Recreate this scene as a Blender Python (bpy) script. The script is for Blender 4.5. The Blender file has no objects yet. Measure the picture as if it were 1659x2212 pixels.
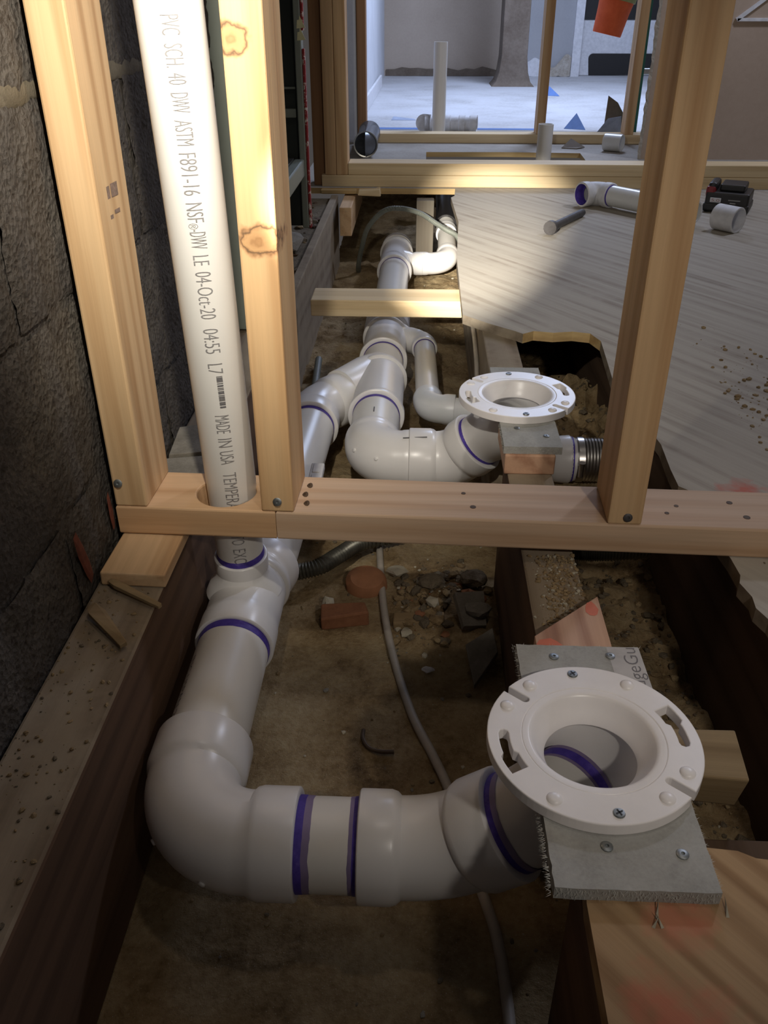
import bpy, bmesh, math, random
from mathutils import Vector, Matrix, noise

# ------------------------------------------------------------------ camera, world, lights, exposure
S = bpy.context.scene
COL = S.collection
R = math.radians
H = 0.572                                       # eye height above the joist tops (z = 0)
cam_d = bpy.data.cameras.new('camera')
cam_d.sensor_fit = 'VERTICAL'
cam_d.sensor_height = 34.6
cam_d.lens = 1851.0 / 2212.0 * 34.6
cam_d.clip_start = 0.02
cam_d.clip_end = 60
cam = bpy.data.objects.new('camera', cam_d)
cam.location = (0, 0, H)
cam.rotation_euler = (R(90 - 30.97), 0, R(2.3))
COL.objects.link(cam)
S.camera = cam

W = bpy.data.worlds.new('world')
S.world = W
W.use_nodes = True
W.node_tree.nodes['Background'].inputs[0].default_value = (0.95, 0.87, 0.85, 1)
W.node_tree.nodes['Background'].inputs[1].default_value = 0.065

S.view_settings.view_transform = 'Standard'
S.view_settings.look = 'None'
S.view_settings.gamma = 1
S.view_settings.use_curve_mapping = False
S.view_settings.exposure = 0.0


def lamp(name, kind, loc, target, power, color, size=0.03, cone=60, blend=1.0, sy=None):
    d = bpy.data.lights.new(name, kind)
    d.energy = power
    d.color = color
    if kind == 'SPOT':
        d.spot_size = R(cone)
        d.spot_blend = blend
        d.shadow_soft_size = size
    elif kind == 'AREA':
        d.size = size
        if sy:
            d.shape = 'RECTANGLE'
            d.size_y = sy
    else:
        d.shadow_soft_size = size
    o = bpy.data.objects.new(name, d)
    o.location = loc
    o.rotation_euler = (Vector(target) - Vector(loc)).to_track_quat('-Z', 'Y').to_euler()
    COL.objects.link(o)
    return o


WARM = (1.0, 0.94, 0.83)
# headlamp beam from just left of the camera, and a work lamp just above the frame near the vent pipe
lamp('headlamp_beam', 'SPOT', (-0.185, 0.0, 0.63), (0.22, 2.75, -0.10), 1150, WARM, 0.010, 12.6, 1.0)
lamp('work_lamp', 'SPOT', (-0.108, 0.46, 0.70), (-0.28, 1.5, 0.34), 27, WARM, 0.010, 98, 1.0)
# second lamp held low on the right of the camera, and a dim ceiling light
lamp('hand_lamp', 'SPOT', (0.42, -0.10, 0.74), (0.14, 0.90, 0.10), 12, (1.0, 0.915, 0.82), 0.02, 62, 1.0)
lamp('ceiling_light', 'POINT', (0.25, 0.75, 2.2), (0.2, 0.5, 0.0), 8, (1.0, 0.89, 0.80), 0.06)
# cool light in the far room and from the right
lamp('far_room_light', 'AREA', (1.0, 5.6, 2.1), (0.6, 5.6, 0.0), 85, (0.58, 0.70, 1.0), 0.8)
lamp('right_side_light', 'POINT', (1.66, 3.0, 1.85), (0.75, 1.7, 0.0), 52, (0.74, 0.80, 1.0), 0.10)

rnd = random.Random(7)


# ------------------------------------------------------------------ materials
class NT:
    def __init__(s, name):
        s.m = bpy.data.materials.new(name)
        s.m.use_nodes = True
        s.t = s.m.node_tree
        s.b = s.t.nodes['Principled BSDF']

    def n(s, typ, **kw):
        nd = s.t.nodes.new('ShaderNode' + typ)
        for k, v in kw.items():
            if k.startswith('i_'):
                nd.inputs[k[2:].replace('_', ' ')].default_value = v
            else:
                setattr(nd, k, v)
        return nd

    def l(s, a, b):
        s.t.links.new(a, b)

    def coords(s, scale=(1, 1, 1), rot=(0, 0, 0), shift=True):
        tc = s.n('TexCoord')
        v = tc.outputs['Object']
        if shift:
            oi = s.n('ObjectInfo')
            mul = s.n('VectorMath', operation='SCALE')
            mul.inputs[0].default_value = (13.1, 7.7, 9.3)
            s.l(oi.outputs['Random'], mul.inputs['Scale'])
            ad = s.n('VectorMath', operation='ADD')
            s.l(v, ad.inputs[0])
            s.l(mul.outputs[0], ad.inputs[1])
            v = ad.outputs[0]
        if any(rot):
            m0 = s.n('Mapping')
            m0.inputs['Rotation'].default_value = rot
            s.l(v, m0.inputs['Vector'])
            v = m0.outputs['Vector']
        mp = s.n('Mapping')
        mp.inputs['Scale'].default_value = scale
        s.l(v, mp.inputs['Vector'])
        return mp.outputs['Vector'], tc.outputs['Object']

    def noise(s, vec, scale, detail=4, rough=0.55, dist=0.0):
        nd = s.n('TexNoise')
        nd.inputs['Scale'].default_value = scale
        nd.inputs['Detail'].default_value = detail
        nd.inputs['Roughness'].default_value = rough
        nd.inputs['Distortion'].default_value = dist
        s.l(vec, nd.inputs['Vector'])
        return nd.outputs['Fac']

    def ramp(s, fac, stops):
        r = s.n('ValToRGB')
        el = r.color_ramp.elements
        while len(el) < len(stops):
            el.new(0.5)
        for e, (p, c) in zip(el, stops):
            e.position = p
            e.color = (*c, 1) if len(c) == 3 else c
        s.l(fac, r.inputs[0])
        return r.outputs[0]

    def mix(s, fac, a, b, mode='MIX'):
        m = s.n('Mix', data_type='RGBA', blend_type=mode)
        for i, v in ((0, fac), (6, a), (7, b)):
            if isinstance(v, (int, float)):
                m.inputs[i].default_value = v
            elif isinstance(v, tuple):
                m.inputs[i].default_value = (*v, 1)
            else:
                s.l(v, m.inputs[i])
        return m.outputs[2]

    def math(s, op, a, b=None, c=None):
        m = s.n('Math', operation=op)
        for i, v in enumerate((a, b, c)):
            if v is None:
                continue
            if isinstance(v, (int, float)):
                m.inputs[i].default_value = v
            else:
                s.l(v, m.inputs[i])
        return m.outputs[0]

    def bump(s, h, strength=0.3, dist=0.002):
        b = s.n('Bump')
        b.inputs['Strength'].default_value = strength
        b.inputs['Distance'].default_value = dist
        s.l(h, b.inputs['Height'])
        s.l(b.outputs[0], s.b.inputs['Normal'])

    def col(s, c):
        if isinstance(c, tuple):
            s.b.inputs['Base Color'].default_value = (*c, 1)
        else:
            s.l(c, s.b.inputs['Base Color'])

    def rough(s, r, spec=None):
        s.b.inputs['Roughness'].default_value = r
        if spec is not None:
            s.b.inputs['Specular IOR Level'].default_value = spec


def wood(name, light, dark, axis=2, ring=5.0, contrast=1.0, knots=(), rough=0.62, blotch=None, rot=(0, 0, 0), bump=0.25, wave=0.25, spots=()):
    t = NT(name)
    sc = [26, 26, 26]
    sc[axis] = 1.3
    v, obj = t.coords(tuple(sc), rot)
    warp = t.noise(v, 0.7, 2, 0.5, 0.3)
    w = t.n('TexWave', wave_type='BANDS', bands_direction='DIAGONAL')
    w.inputs['Scale'].default_value = ring / 10
    w.inputs['Distortion'].default_value = 7.0
    w.inputs['Detail'].default_value = 2
    w.inputs['Detail Scale'].default_value = 0.7
    t.l(v, w.inputs['Vector'])
    sm = [70, 70, 70]
    sm[axis] = 1.6
    v4, _ = t.coords(tuple(sm), rot)
    mid = t.noise(v4, 1.0, 4, 0.6, 0.2)
    f = t.math('ADD', t.math('MULTIPLY', w.outputs['Fac'], wave), t.math('ADD', t.math('MULTIPLY', warp, 0.30), t.math('MULTIPLY', mid, 0.70 - wave)))
    base = t.ramp(f, [(0.31, tuple(dark[i] * contrast + light[i] * (1 - contrast) for i in range(3))), (0.54, light), (0.74, tuple(min(1, x * 1.08) for x in light))])
    sf = [150, 150, 150]
    sf[axis] = 4
    v2, _ = t.coords(tuple(sf), rot)
    fine = t.noise(v2, 1.0, 3, 0.6)
    base = t.mix(0.30, base, t.ramp(fine, [(0.3, tuple(x * 0.72 for x in light)), (0.7, tuple(min(1, x * 1.15) for x in light))]))
    if blotch:
        v3, _ = t.coords((9, 9, 9))
        bl = t.noise(v3, 1.0, 5, 0.65)
        base = t.mix(t.ramp(bl, [(0.42, (0, 0, 0)), (0.72, (1, 1, 1))]), base, blotch)
    for (kx, ky, kz, kr) in knots:
        sub = t.n('VectorMath', operation='SUBTRACT')
        t.l(obj, sub.inputs[0])
        sub.inputs[1].default_value = (kx, ky, kz)
        n2 = t.n('TexNoise')
        n2.inputs['Scale'].default_value = 90
        t.l(obj, n2.inputs['Vector'])
        mulv = t.n('VectorMath', operation='MULTIPLY')
        mulv.inputs[1].default_value = (0.85, 0.25, 1.15)
        t.l(sub.outputs[0], mulv.inputs[0])
        ln = t.n('VectorMath', operation='LENGTH')
        t.l(mulv.outputs[0], ln.inputs[0])
        d = t.math('ADD', ln.outputs['Value'], t.math('MULTIPLY', t.math('SUBTRACT', n2.outputs['Fac'], 0.5), kr * 0.8))
        q = t.math('DIVIDE', d, kr)
        halo = t.ramp(q, [(0.0, (1, 1, 1)), (0.75, (0.8, 0.8, 0.8)), (1.0, (0, 0, 0))])
        ringc = t.ramp(q, [(0.0, (0.42, 0.23, 0.10)), (0.15, (0.36, 0.19, 0.08)), (0.3, (0.48, 0.27, 0.12)), (0.5, (0.50, 0.29, 0.13)), (0.60, (0.40, 0.21, 0.09)), (0.67, (0.045, 0.018, 0.010)), (0.76, (0.36, 0.18, 0.08)), (1.0, light)])
        base = t.mix(halo, base, ringc)
    for (kx, ky, kz, kr, kc) in spots:            # soft-edged sprayed marking paint
        sub = t.n('VectorMath', operation='SUBTRACT')
        t.l(obj, sub.inputs[0])
        sub.inputs[1].default_value = (kx, ky, kz)
        ln = t.n('VectorMath', operation='LENGTH')
        t.l(sub.outputs[0], ln.inputs[0])
        n3 = t.n('TexNoise')
        n3.inputs['Scale'].default_value = 55
        n3.inputs['Detail'].default_value = 5
        t.l(obj, n3.inputs['Vector'])
        q = t.math('ADD', t.math('DIVIDE', ln.outputs['Value'], kr), t.math('MULTIPLY', t.math('SUBTRACT', n3.outputs['Fac'], 0.5), 1.6))
        base = t.mix(t.ramp(q, [(0.25, (0.75, 0.75, 0.75)), (1.0, (0, 0, 0))]), base, kc)
    t.col(base)
    t.rough(rough, 0.3)
    t.bump(t.math('ADD', fine, t.math('MULTIPLY', f, 0.6)), bump, 0.0012)
    return t.m


def plain(name, c, rough=0.5, metal=0.0, var=0.12, scale=40, bump=0.0, spec=0.5, coat=0):
    t = NT(name)
    v, _ = t.coords((1, 1, 1))
    nz = t.noise(v, scale, 4, 0.6)
    t.col(t.ramp(nz, [(0.3, tuple(x * (1 - var) for x in c)), (0.7, tuple(min(1, x * (1 + var)) for x in c))]))
    t.rough(rough, spec)
    t.b.inputs['Metallic'].default_value = metal
    if bump:
        t.bump(nz, bump, 0.003)
    return t.m


def mottled(name, stops, scale=18, detail=8, bump=0.6, dist=0.004, fine=160, rough=0.9, specks=None):
    t = NT(name)
    v, _ = t.coords((1, 1, 1), shift=False)
    a = t.noise(v, scale, detail, 0.62, 0.2)
    b = t.noise(v, fine, 6, 0.7)
    f = t.math('ADD', t.math('MULTIPLY', a, 0.66), t.math('MULTIPLY', b, 0.34))
    c = t.ramp(f, stops)
    if specks:
        vo = t.n('TexVoronoi')
        vo.inputs['Scale'].default_value = specks[0]
        t.l(v, vo.inputs['Vector'])
        c = t.mix(t.ramp(vo.outputs['Distance'], [(0.06, (1, 1, 1)), (0.16, (0, 0, 0))]), c, specks[1])
    t.col(c)
    t.rough(rough, 0.2)
    t.bump(t.math('ADD', t.math('MULTIPLY', a, 0.7), b), bump, dist)
    return t.m


PINE, PINE_D = (0.60, 0.40, 0.215), (0.40, 0.215, 0.09)
M = {}
M['stud_z'] = wood('pine stud', PINE, PINE_D, 2, 5)
M['stud_l'] = wood('pine stud streaky', (0.60, 0.405, 0.22), (0.36, 0.19, 0.075), 2, 7)
M['stud_m'] = wood('knotty pine stud', (0.66, 0.43, 0.22), (0.48, 0.26, 0.11), 2, 4, knots=[(-0.010, -0.045, -0.062, 0.019), (0.003, -0.045, -0.236, 0.023)])
M['plate'] = wood('pine plate', (0.57, 0.40, 0.265), (0.46, 0.285, 0.16), 0, 6, bump=0.15)
M['plate_o'] = wood('orange pine plate', (0.62, 0.40, 0.225), (0.50, 0.29, 0.14), 0, 4, bump=0.15)
M['pine_x'] = wood('pale pine across', (0.72, 0.57, 0.35), (0.56, 0.40, 0.21), 0, 4)
M['pine_y'] = wood('pale pine along', (0.62, 0.42, 0.24), (0.46, 0.27, 0.13), 1, 4)
M['wedge'] = wood('pink new lumber', (0.56, 0.34, 0.22), (0.30, 0.13, 0.07), 1, 6)
M['old_y'] = wood('old dusty joist', (0.27, 0.215, 0.15), (0.15, 0.105, 0.065), 1, 5, blotch=(0.33, 0.27, 0.19), rough=0.9)
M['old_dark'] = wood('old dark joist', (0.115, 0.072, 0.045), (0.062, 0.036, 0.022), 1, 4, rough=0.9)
M['old_brown'] = wood('old brown joist side', (0.125, 0.070, 0.040), (0.070, 0.038, 0.022), 1, 4, rough=0.85)
M['old_z'] = wood('old grey post', (0.155, 0.135, 0.105), (0.10, 0.08, 0.06), 2, 4, rough=0.9)
M['brown_stud'] = wood('brown stud', (0.30, 0.16, 0.075), (0.20, 0.10, 0.045), 2, 4)
M['ply'] = wood('weathered plywood', (0.42, 0.38, 0.315), (0.20, 0.155, 0.115), 0, 6, rot=(0, 0, R(54)), blotch=(0.40, 0.36, 0.30), rough=0.85, wave=0.12)
M['ply_near'] = wood('new plywood', (0.42, 0.275, 0.145), (0.26, 0.145, 0.065), 0, 9, rot=(0, 0, R(50)), rough=0.8, wave=0.35,
                     spots=[(-0.115, 0.105, 0.0095, 0.045, (0.55, 0.17, 0.10)), (-0.10, 0.18, 0.0095, 0.03, (0.55, 0.20, 0.12)), (-0.055, 0.055, 0.0095, 0.05, (0.55, 0.18, 0.10))])
M['ply_marked'] = wood('plywood with red mark', (0.42, 0.38, 0.315), (0.20, 0.155, 0.115), 0, 6, rot=(0, 0, R(54)), blotch=(0.40, 0.36, 0.30), rough=0.85, wave=0.12,
                     spots=[(-0.765, -1.0065, 0.0095, 0.032, (0.55, 0.10, 0.06))])
M['ply_worn'] = wood('worn plywood edge', (0.30, 0.25, 0.185), (0.17, 0.13, 0.09), 0, 4, rough=0.9)
M['ply_edge'] = wood('fresh cut plywood edge', (0.58, 0.42, 0.20), (0.38, 0.24, 0.10), 0, 4)
M['scrap'] = wood('scrap lath', (0.30, 0.215, 0.115), (0.19, 0.125, 0.06), 0, 4, rough=0.85)
M['pvc'] = plain('white pvc pipe', (0.73, 0.705, 0.655), 0.33, var=0.03, scale=9)
M['pvc_fit'] = plain('white pvc fitting', (0.74, 0.72, 0.70), 0.30, var=0.03, scale=12)
M['pvc_cool'] = plain('cold white pvc', (0.70, 0.71, 0.71), 0.30, var=0.03, scale=12)
M['flange'] = plain('white flange plastic', (0.85, 0.815, 0.795), 0.34, var=0.03, scale=30)
M['primer'] = mottled('purple primer', [(0.3, (0.045, 0.028, 0.21)), (0.55, (0.085, 0.055, 0.33)), (0.75, (0.17, 0.13, 0.46))], 60, 4, 0.0, 0.001, 200, 0.45)
M['primer_pale'] = plain('thin purple primer', (0.22, 0.17, 0.30), 0.5)
M['ink'] = plain('print ink', (0.13, 0.125, 0.13), 0.6)
M['ink_pale'] = plain('pale print ink', (0.235, 0.225, 0.22), 0.6)
M['black'] = plain('black plastic', (0.016, 0.015, 0.015), 0.45)
M['abs'] = plain('black abs pipe', (0.02, 0.018, 0.018), 0.4)
M['red'] = plain('red plastic', (0.22, 0.015, 0.02), 0.45)
M['white'] = plain('white paint', (0.66, 0.66, 0.68), 0.6)
M['steel'] = plain('bright steel', (0.62, 0.60, 0.57), 0.28, 1.0)
M['zinc'] = plain('zinc screw', (0.30, 0.32, 0.32), 0.45, 0.9, var=0.25)
M['rust'] = plain('dull rusty steel', (0.11, 0.075, 0.05), 0.7, 0.4, var=0.3)
M['bolt'] = plain('dark steel bolt', (0.065, 0.06, 0.06), 0.55, 0.5, var=0.3)
M['cable'] = plain('grey cable jacket', (0.40, 0.36, 0.31), 0.5, var=0.15, scale=25)
M['conduit'] = plain('dark flexible conduit', (0.12, 0.115, 0.095), 0.4, 0.6, var=0.25)
M['hose'] = plain('grey green flexible conduit', (0.15, 0.16, 0.135), 0.55, 0.0, var=0.15)
M['cement'] = mottled('cement board', [(0.25, (0.24, 0.235, 0.215)), (0.5, (0.37, 0.365, 0.34)), (0.75, (0.47, 0.465, 0.44))], 26, 8, 0.25, 0.001, 300, 0.9)
M['cement_white'] = plain('cement board label band', (0.50, 0.48, 0.47), 0.8)
M['fibre'] = plain('glass mesh fibre', (0.55, 0.54, 0.49), 0.8)
M['dirt'] = mottled('packed dirt', [(0.34, (0.115, 0.072, 0.034)), (0.44, (0.25, 0.170, 0.085)), (0.54, (0.36, 0.265, 0.145)), (0.66, (0.45, 0.355, 0.21))], 9, 10, 0.9, 0.006, 120, 0.95, specks=(260, (0.46, 0.40, 0.30)))
M['mound'] = mottled('loose dirt', [(0.3, (0.11, 0.085, 0.055)), (0.5, (0.23, 0.185, 0.125)), (0.75, (0.35, 0.29, 0.205))], 22, 10, 1.0, 0.008, 140, 0.95)
M['stone'] = mottled('grey stone', [(0.3, (0.15, 0.13, 0.10)), (0.6, (0.27, 0.245, 0.20)), (0.8, (0.36, 0.33, 0.27))], 25, 6, 0.5, 0.003, 160, 0.9)
M['brick'] = mottled('terracotta brick', [(0.3, (0.20, 0.085, 0.045)), (0.6, (0.32, 0.145, 0.075)), (0.8, (0.36, 0.20, 0.12))], 25, 6, 0.4, 0.002, 160, 0.9)
M['terra'] = plain('terracotta', (0.36, 0.16, 0.075), 0.8, var=0.15)
M['insul'] = plain('pale fluff', (0.42, 0.38, 0.29), 0.95, var=0.2)
M['tape'] = plain('blue masking tape', (0.09, 0.18, 0.42), 0.6, var=0.1)
M['card'] = plain('brown cardboard', (0.16, 0.125, 0.09), 0.85)
M['paper'] = plain('blue grey paper', (0.32, 0.37, 0.48), 0.8)
M['orange'] = mottled('orange fabric', [(0.3, (0.62, 0.10, 0.035)), (0.7, (0.80, 0.16, 0.06))], 20, 3, 0.2, 0.004, 500, 0.75)
M['olive'] = plain('olive fabric', (0.30, 0.29, 0.12), 0.8)
M['green'] = plain('green fibreglass', (0.012, 0.12, 0.085), 0.4)
M['tag'] = plain('pale yellow tag', (0.75, 0.72, 0.42), 0.6)
M['cab'] = plain('dark green grey enamel', (0.035, 0.042, 0.036), 0.35, 0.1, var=0.2, scale=6)
M['cab_light'] = plain('green grey enamel', (0.24, 0.265, 0.225), 0.4, 0.1, var=0.12, scale=6)
M['cab_chip'] = mottled('chipped red paint', [(0.44, (0.30, 0.03, 0.035)), (0.53, (0.34, 0.05, 0.05)), (0.56, (0.75, 0.70, 0.62))], 42, 6, 0.2, 0.001, 150, 0.5)
M['galv'] = plain('galvanised sheet', (0.34, 0.34, 0.32), 0.3, 0.9, var=0.12, scale=8)
M['drywall_w'] = mottled('white drywall', [(0.3, (0.50, 0.51, 0.53)), (0.6, (0.62, 0.63, 0.66))], 3, 5, 0.1, 0.002, 80, 0.85)
M['drywall_grey'] = mottled('grey wall', [(0.3, (0.34, 0.34, 0.35)), (0.7, (0.42, 0.42, 0.43))], 1.6, 5, 0.1, 0.003, 60, 0.85)
M['drywall_g'] = mottled('lamp-warmed beige wall', [(0.3, (0.38, 0.31, 0.245)), (0.7, (0.48, 0.40, 0.325))], 1.6, 5, 0.15, 0.003, 60, 0.85)  # warm headlamp light on the back wall is mixed into this beige
M['drywall_b'] = mottled('brown drywall', [(0.3, (0.38, 0.29, 0.22)), (0.7, (0.46, 0.36, 0.28))], 2.5, 5, 0.15, 0.003, 60, 0.85)
M['plaster'] = mottled('torn plaster', [(0.3, (0.30, 0.25, 0.19)), (0.6, (0.50, 0.46, 0.40)), (0.8, (0.66, 0.64, 0.60))], 25, 7, 0.6, 0.004, 100, 0.9)
M['pier'] = mottled('brown stained pier', [(0.3, (0.10, 0.075, 0.055)), (0.55, (0.17, 0.135, 0.105)), (0.8, (0.24, 0.20, 0.165))], 6, 8, 0.3, 0.004, 60, 0.9)
M['floor_far'] = mottled('dusty painted floor', [(0.28, (0.30, 0.29, 0.28)), (0.5, (0.50, 0.50, 0.51)), (0.75, (0.60, 0.61, 0.64))], 2.2, 8, 0.15, 0.002, 60, 0.75)
M['floor_mid'] = mottled('grey dusty plywood', [(0.28, (0.22, 0.195, 0.165)), (0.5, (0.34, 0.31, 0.27)), (0.75, (0.43, 0.41, 0.38))], 5, 8, 0.25, 0.002, 90, 0.9)
M['mortar'] = mottled('mortar', [(0.3, (0.10, 0.083, 0.057)), (0.7, (0.17, 0.143, 0.10))], 30, 6, 0.7, 0.004, 150, 0.95)
M['paint_mark'] = plain('red marking paint', (0.13, 0.032, 0.017), 0.85, var=0.3, scale=120)
M['pail'] = plain('dark grey metal', (0.16, 0.17, 0.19), 0.35, 0.6)


def block_mat():
    t = NT('rough concrete block')
    v, _ = t.coords((1, 1, 1), shift=False)
    a = t.noise(v, 5, 6, 0.6)
    vo = t.n('TexVoronoi')
    vo.inputs['Scale'].default_value = 170
    t.l(v, vo.inputs['Vector'])
    b = t.noise(v, 110, 6, 0.7)
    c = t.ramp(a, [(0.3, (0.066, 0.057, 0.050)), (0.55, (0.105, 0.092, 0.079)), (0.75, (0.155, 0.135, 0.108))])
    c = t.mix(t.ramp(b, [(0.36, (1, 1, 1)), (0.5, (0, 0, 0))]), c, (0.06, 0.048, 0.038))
    t.col(c)
    t.rough(0.95, 0.15)
    t.bump(t.math('ADD', t.math('MULTIPLY', vo.outputs['Distance'], 0.6), b), 1.0, 0.006)
    return t.m


M['block'] = block_mat()


# ------------------------------------------------------------------ mesh helpers
def obj(name, verts, faces, mat, parent=None, origin=None, smooth=False, bevel=0.0, mats=None, fmat=None):
    o0 = Vector(origin) if origin is not None else Vector((0, 0, 0))
    me = bpy.data.meshes.new(name)
    me.from_pydata([tuple(Vector(v) - o0) for v in verts], [], faces)
    me.validate()
    for m in (mats or [mat]):
        me.materials.append(m)
    if fmat:
        for p, i in zip(me.polygons, fmat):
            p.material_index = i
    bm = bmesh.new()
    bm.from_mesh(me)
    bmesh.ops.recalc_face_normals(bm, faces=bm.faces)
    if bevel:
        bmesh.ops.bevel(bm, geom=list(bm.edges), offset=bevel, segments=2, affect='EDGES', profile=0.5, clamp_overlap=True)
    bm.to_mesh(me)
    bm.free()
    if smooth:
        for p in me.polygons:
            p.use_smooth = True
        try:
            me.set_sharp_from_angle(angle=R(38))
        except Exception:
            pass
    o = bpy.data.objects.new(name, me)
    COL.objects.link(o)
    o.location = o0
    if parent is not None:
        o.parent = parent
        o.location = o0 - wloc(parent)
    return o


def wloc(o):
    v = Vector(o.location)
    while o.parent is not None:
        o = o.parent
        v += Vector(o.location)
    return v


def tag(o, label=None, cat=None, group=None, kind=None):
    for k, v in (('label', label), ('category', cat), ('group', group), ('kind', kind)):
        if v:
            o[k] = v
    return o


def thing(name, label, cat, loc, group=None):
    o = bpy.data.objects.new(name, None)
    o.empty_display_size = 0.02
    o.location = loc
    COL.objects.link(o)
    return tag(o, label, cat, group)


BOXF = [(0, 1, 3, 2), (4, 6, 7, 5), (0, 4, 5, 1), (2, 3, 7, 6), (0, 2, 6, 4), (1, 5, 7, 3)]


def box(name, lo, hi, mat, parent=None, bevel=0.002, rz=0.0, jit=0.0, ry=0.0, rx=0.0):
    lo, hi = Vector(lo), Vector(hi)
    c = (lo + hi) / 2
    vs = []
    for x in (lo.x, hi.x):
        for y in (lo.y, hi.y):
            for z in (lo.z, hi.z):
                v = Vector((x, y, z)) - c
                v += Vector((rnd.uniform(-jit, jit), rnd.uniform(-jit, jit), rnd.uniform(-jit, jit)))
                vs.append(c + v)
    o = obj(name, vs, BOXF, mat, parent, c, bevel=bevel)
    o.rotation_euler = (rx, ry, rz)
    return o


def board(name, label, cat, lo, hi, mat, bevel=0.002, rz=0.0, group=None, **kw):
    return tag(box(name, lo, hi, mat, None, bevel, rz, **kw), label, cat, group)


def prism(name, outline, z0, z1, mat, parent=None, holes=(), bevel=0.0, origin=None, mats=None):
    """polygon (with holes) given in x, y, between z0 and z1; cut edges may take a second material"""
    cu = bpy.data.curves.new('outline', 'CURVE')
    cu.dimensions = '2D'
    cu.fill_mode = 'BOTH'
    h = (z1 - z0) / 2
    cu.bevel_depth = bevel
    cu.bevel_resolution = 1
    cu.extrude = max(h - bevel, 0.0001)
    cu.offset = -bevel
    for pts in [outline] + list(holes):
        sp = cu.splines.new('POLY')
        sp.points.add(len(pts) - 1)
        for p, q in zip(sp.points, pts):
            p.co = (q[0], q[1], 0, 1)
        sp.use_cyclic_u = True
    t = bpy.data.objects.new('outline', cu)
    COL.objects.link(t)
    dg = bpy.context.evaluated_depsgraph_get()
    ev = t.evaluated_get(dg)
    tm = ev.to_mesh()
    vs = [Vector((v.co.x, v.co.y, v.co.z + (z0 + z1) / 2)) for v in tm.vertices]
    fs = [tuple(p.vertices) for p in tm.polygons]
    ev.to_mesh_clear()
    bpy.data.objects.remove(t)
    bpy.data.curves.remove(cu)
    if origin is None:
        xs = [p[0] for p in outline]
        ys = [p[1] for p in outline]
        origin = ((min(xs) + max(xs)) / 2, (min(ys) + max(ys)) / 2, (z0 + z1) / 2)
    o = obj(name, vs, fs, mat, parent, origin, mats=mats)
    bm = bmesh.new()
    bm.from_mesh(o.data)
    bmesh.ops.remove_doubles(bm, verts=bm.verts, dist=1e-5)
    bmesh.ops.recalc_face_normals(bm, faces=bm.faces)
    if mats and len(mats) > 1:
        bm.normal_update()
        for f in bm.faces:
            if abs(f.normal.z) < 0.6:
                f.material_index = 1
    bm.to_mesh(o.data)
    bm.free()
    return o


def frames(pts):
    """tangents and carried normals along a path"""
    n = len(pts)
    T = []
    for i in range(n):
        d = Vector((0, 0, 0))
        if i > 0 and (pts[i] - pts[i - 1]).length > 1e-7:
            d += (pts[i] - pts[i - 1]).normalized()
        if i < n - 1 and (pts[i + 1] - pts[i]).length > 1e-7:
            d += (pts[i + 1] - pts[i]).normalized()
        if d.length < 1e-6:
            d = T[-1].copy() if T else next(((q - pts[i]) for q in pts[i:] if (q - pts[i]).length > 1e-7), Vector((0, 0, 1)))
        d.normalize()
        if T and d.dot(T[-1]) < 0:
            d = -d
        T.append(d)
    a = Vector((0, 0, 1)) if abs(T[0].z) < 0.8 else Vector((1, 0, 0))
    u = (a - T[0] * a.dot(T[0])).normalized()
    out = []
    for t in T:
        u = (u - t * u.dot(t)).normalized()
        out.append((t, u, t.cross(u)))
    return out


def sweep_geo(path, n=40, cap0=None, cap1=None, closed=False, base=0):
    """path: list of (point, radius). steps in radius may share a point"""
    pts = [Vector(p) for p, r in path]
    fr = frames(pts)
    vs, fs = [], []
    for (p, r), (t, u, w) in zip([(Vector(p), r) for p, r in path], fr):
        for k in range(n):
            a = 2 * math.pi * k / n
            vs.append(p + (u * math.cos(a) + w * math.sin(a)) * r)
    for i in range(len(path) - 1):
        for k in range(n):
            k2 = (k + 1) % n
            fs.append((base + i * n + k, base + i * n + k2, base + (i + 1) * n + k2, base + (i + 1) * n + k))
    if cap0:
        fs.append(tuple(base + k for k in range(n))[::-1])
    if cap1:
        fs.append(tuple(base + (len(path) - 1) * n + k for k in range(n)))
    if closed:
        for k in range(n):
            k2 = (k + 1) % n
            i = len(path) - 1
            fs.append((base + i * n + k, base + i * n + k2, base + k2, base + k))
    return vs, fs


def sweep(name, paths, mat, parent=None, n=40, smooth=True, caps=(True, True), origin=None):
    vs, fs = [], []
    for pth in paths:
        v, f = sweep_geo(pth, n, caps[0], caps[1], base=len(vs))
        vs += v
        fs += f
    return obj(name, vs, fs, mat, parent, origin or vs[0], smooth=smooth)


def arc(corner, d1, d2, rad, n=14):
    """points of a fillet of radius rad joining direction d1 (arriving) and d2 (leaving) at corner"""
    d1, d2, c = Vector(d1).normalized(), Vector(d2).normalized(), Vector(corner)
    th = d1.angle(d2)
    t = rad * math.tan(th / 2)
    s = c - d1 * t
    nrm = (d2 - d1 * d1.dot(d2)).normalized()
    out = []
    for i in range(n + 1):
        a = th * i / n
        out.append(s + d1 * (rad * math.sin(a)) + nrm * (rad * (1 - math.cos(a))))
    return out, t


def smooth_path(pts, k=8):
    """Catmull-Rom through points"""
    P = [Vector(p) for p in pts]
    P = [P[0] * 2 - P[1]] + P + [P[-1] * 2 - P[-2]]
    out = []
    for i in range(1, len(P) - 2):
        for j in range(k):
            t = j / k
            a, b, c, d = P[i - 1], P[i], P[i + 1], P[i + 2]
            out.append(0.5 * ((2 * b) + (c - a) * t + (2 * a - 5 * b + 4 * c - d) * t * t + (3 * b - a - 3 * c + d) * t ** 3))
    out.append(P[-2])
    return out


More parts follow.
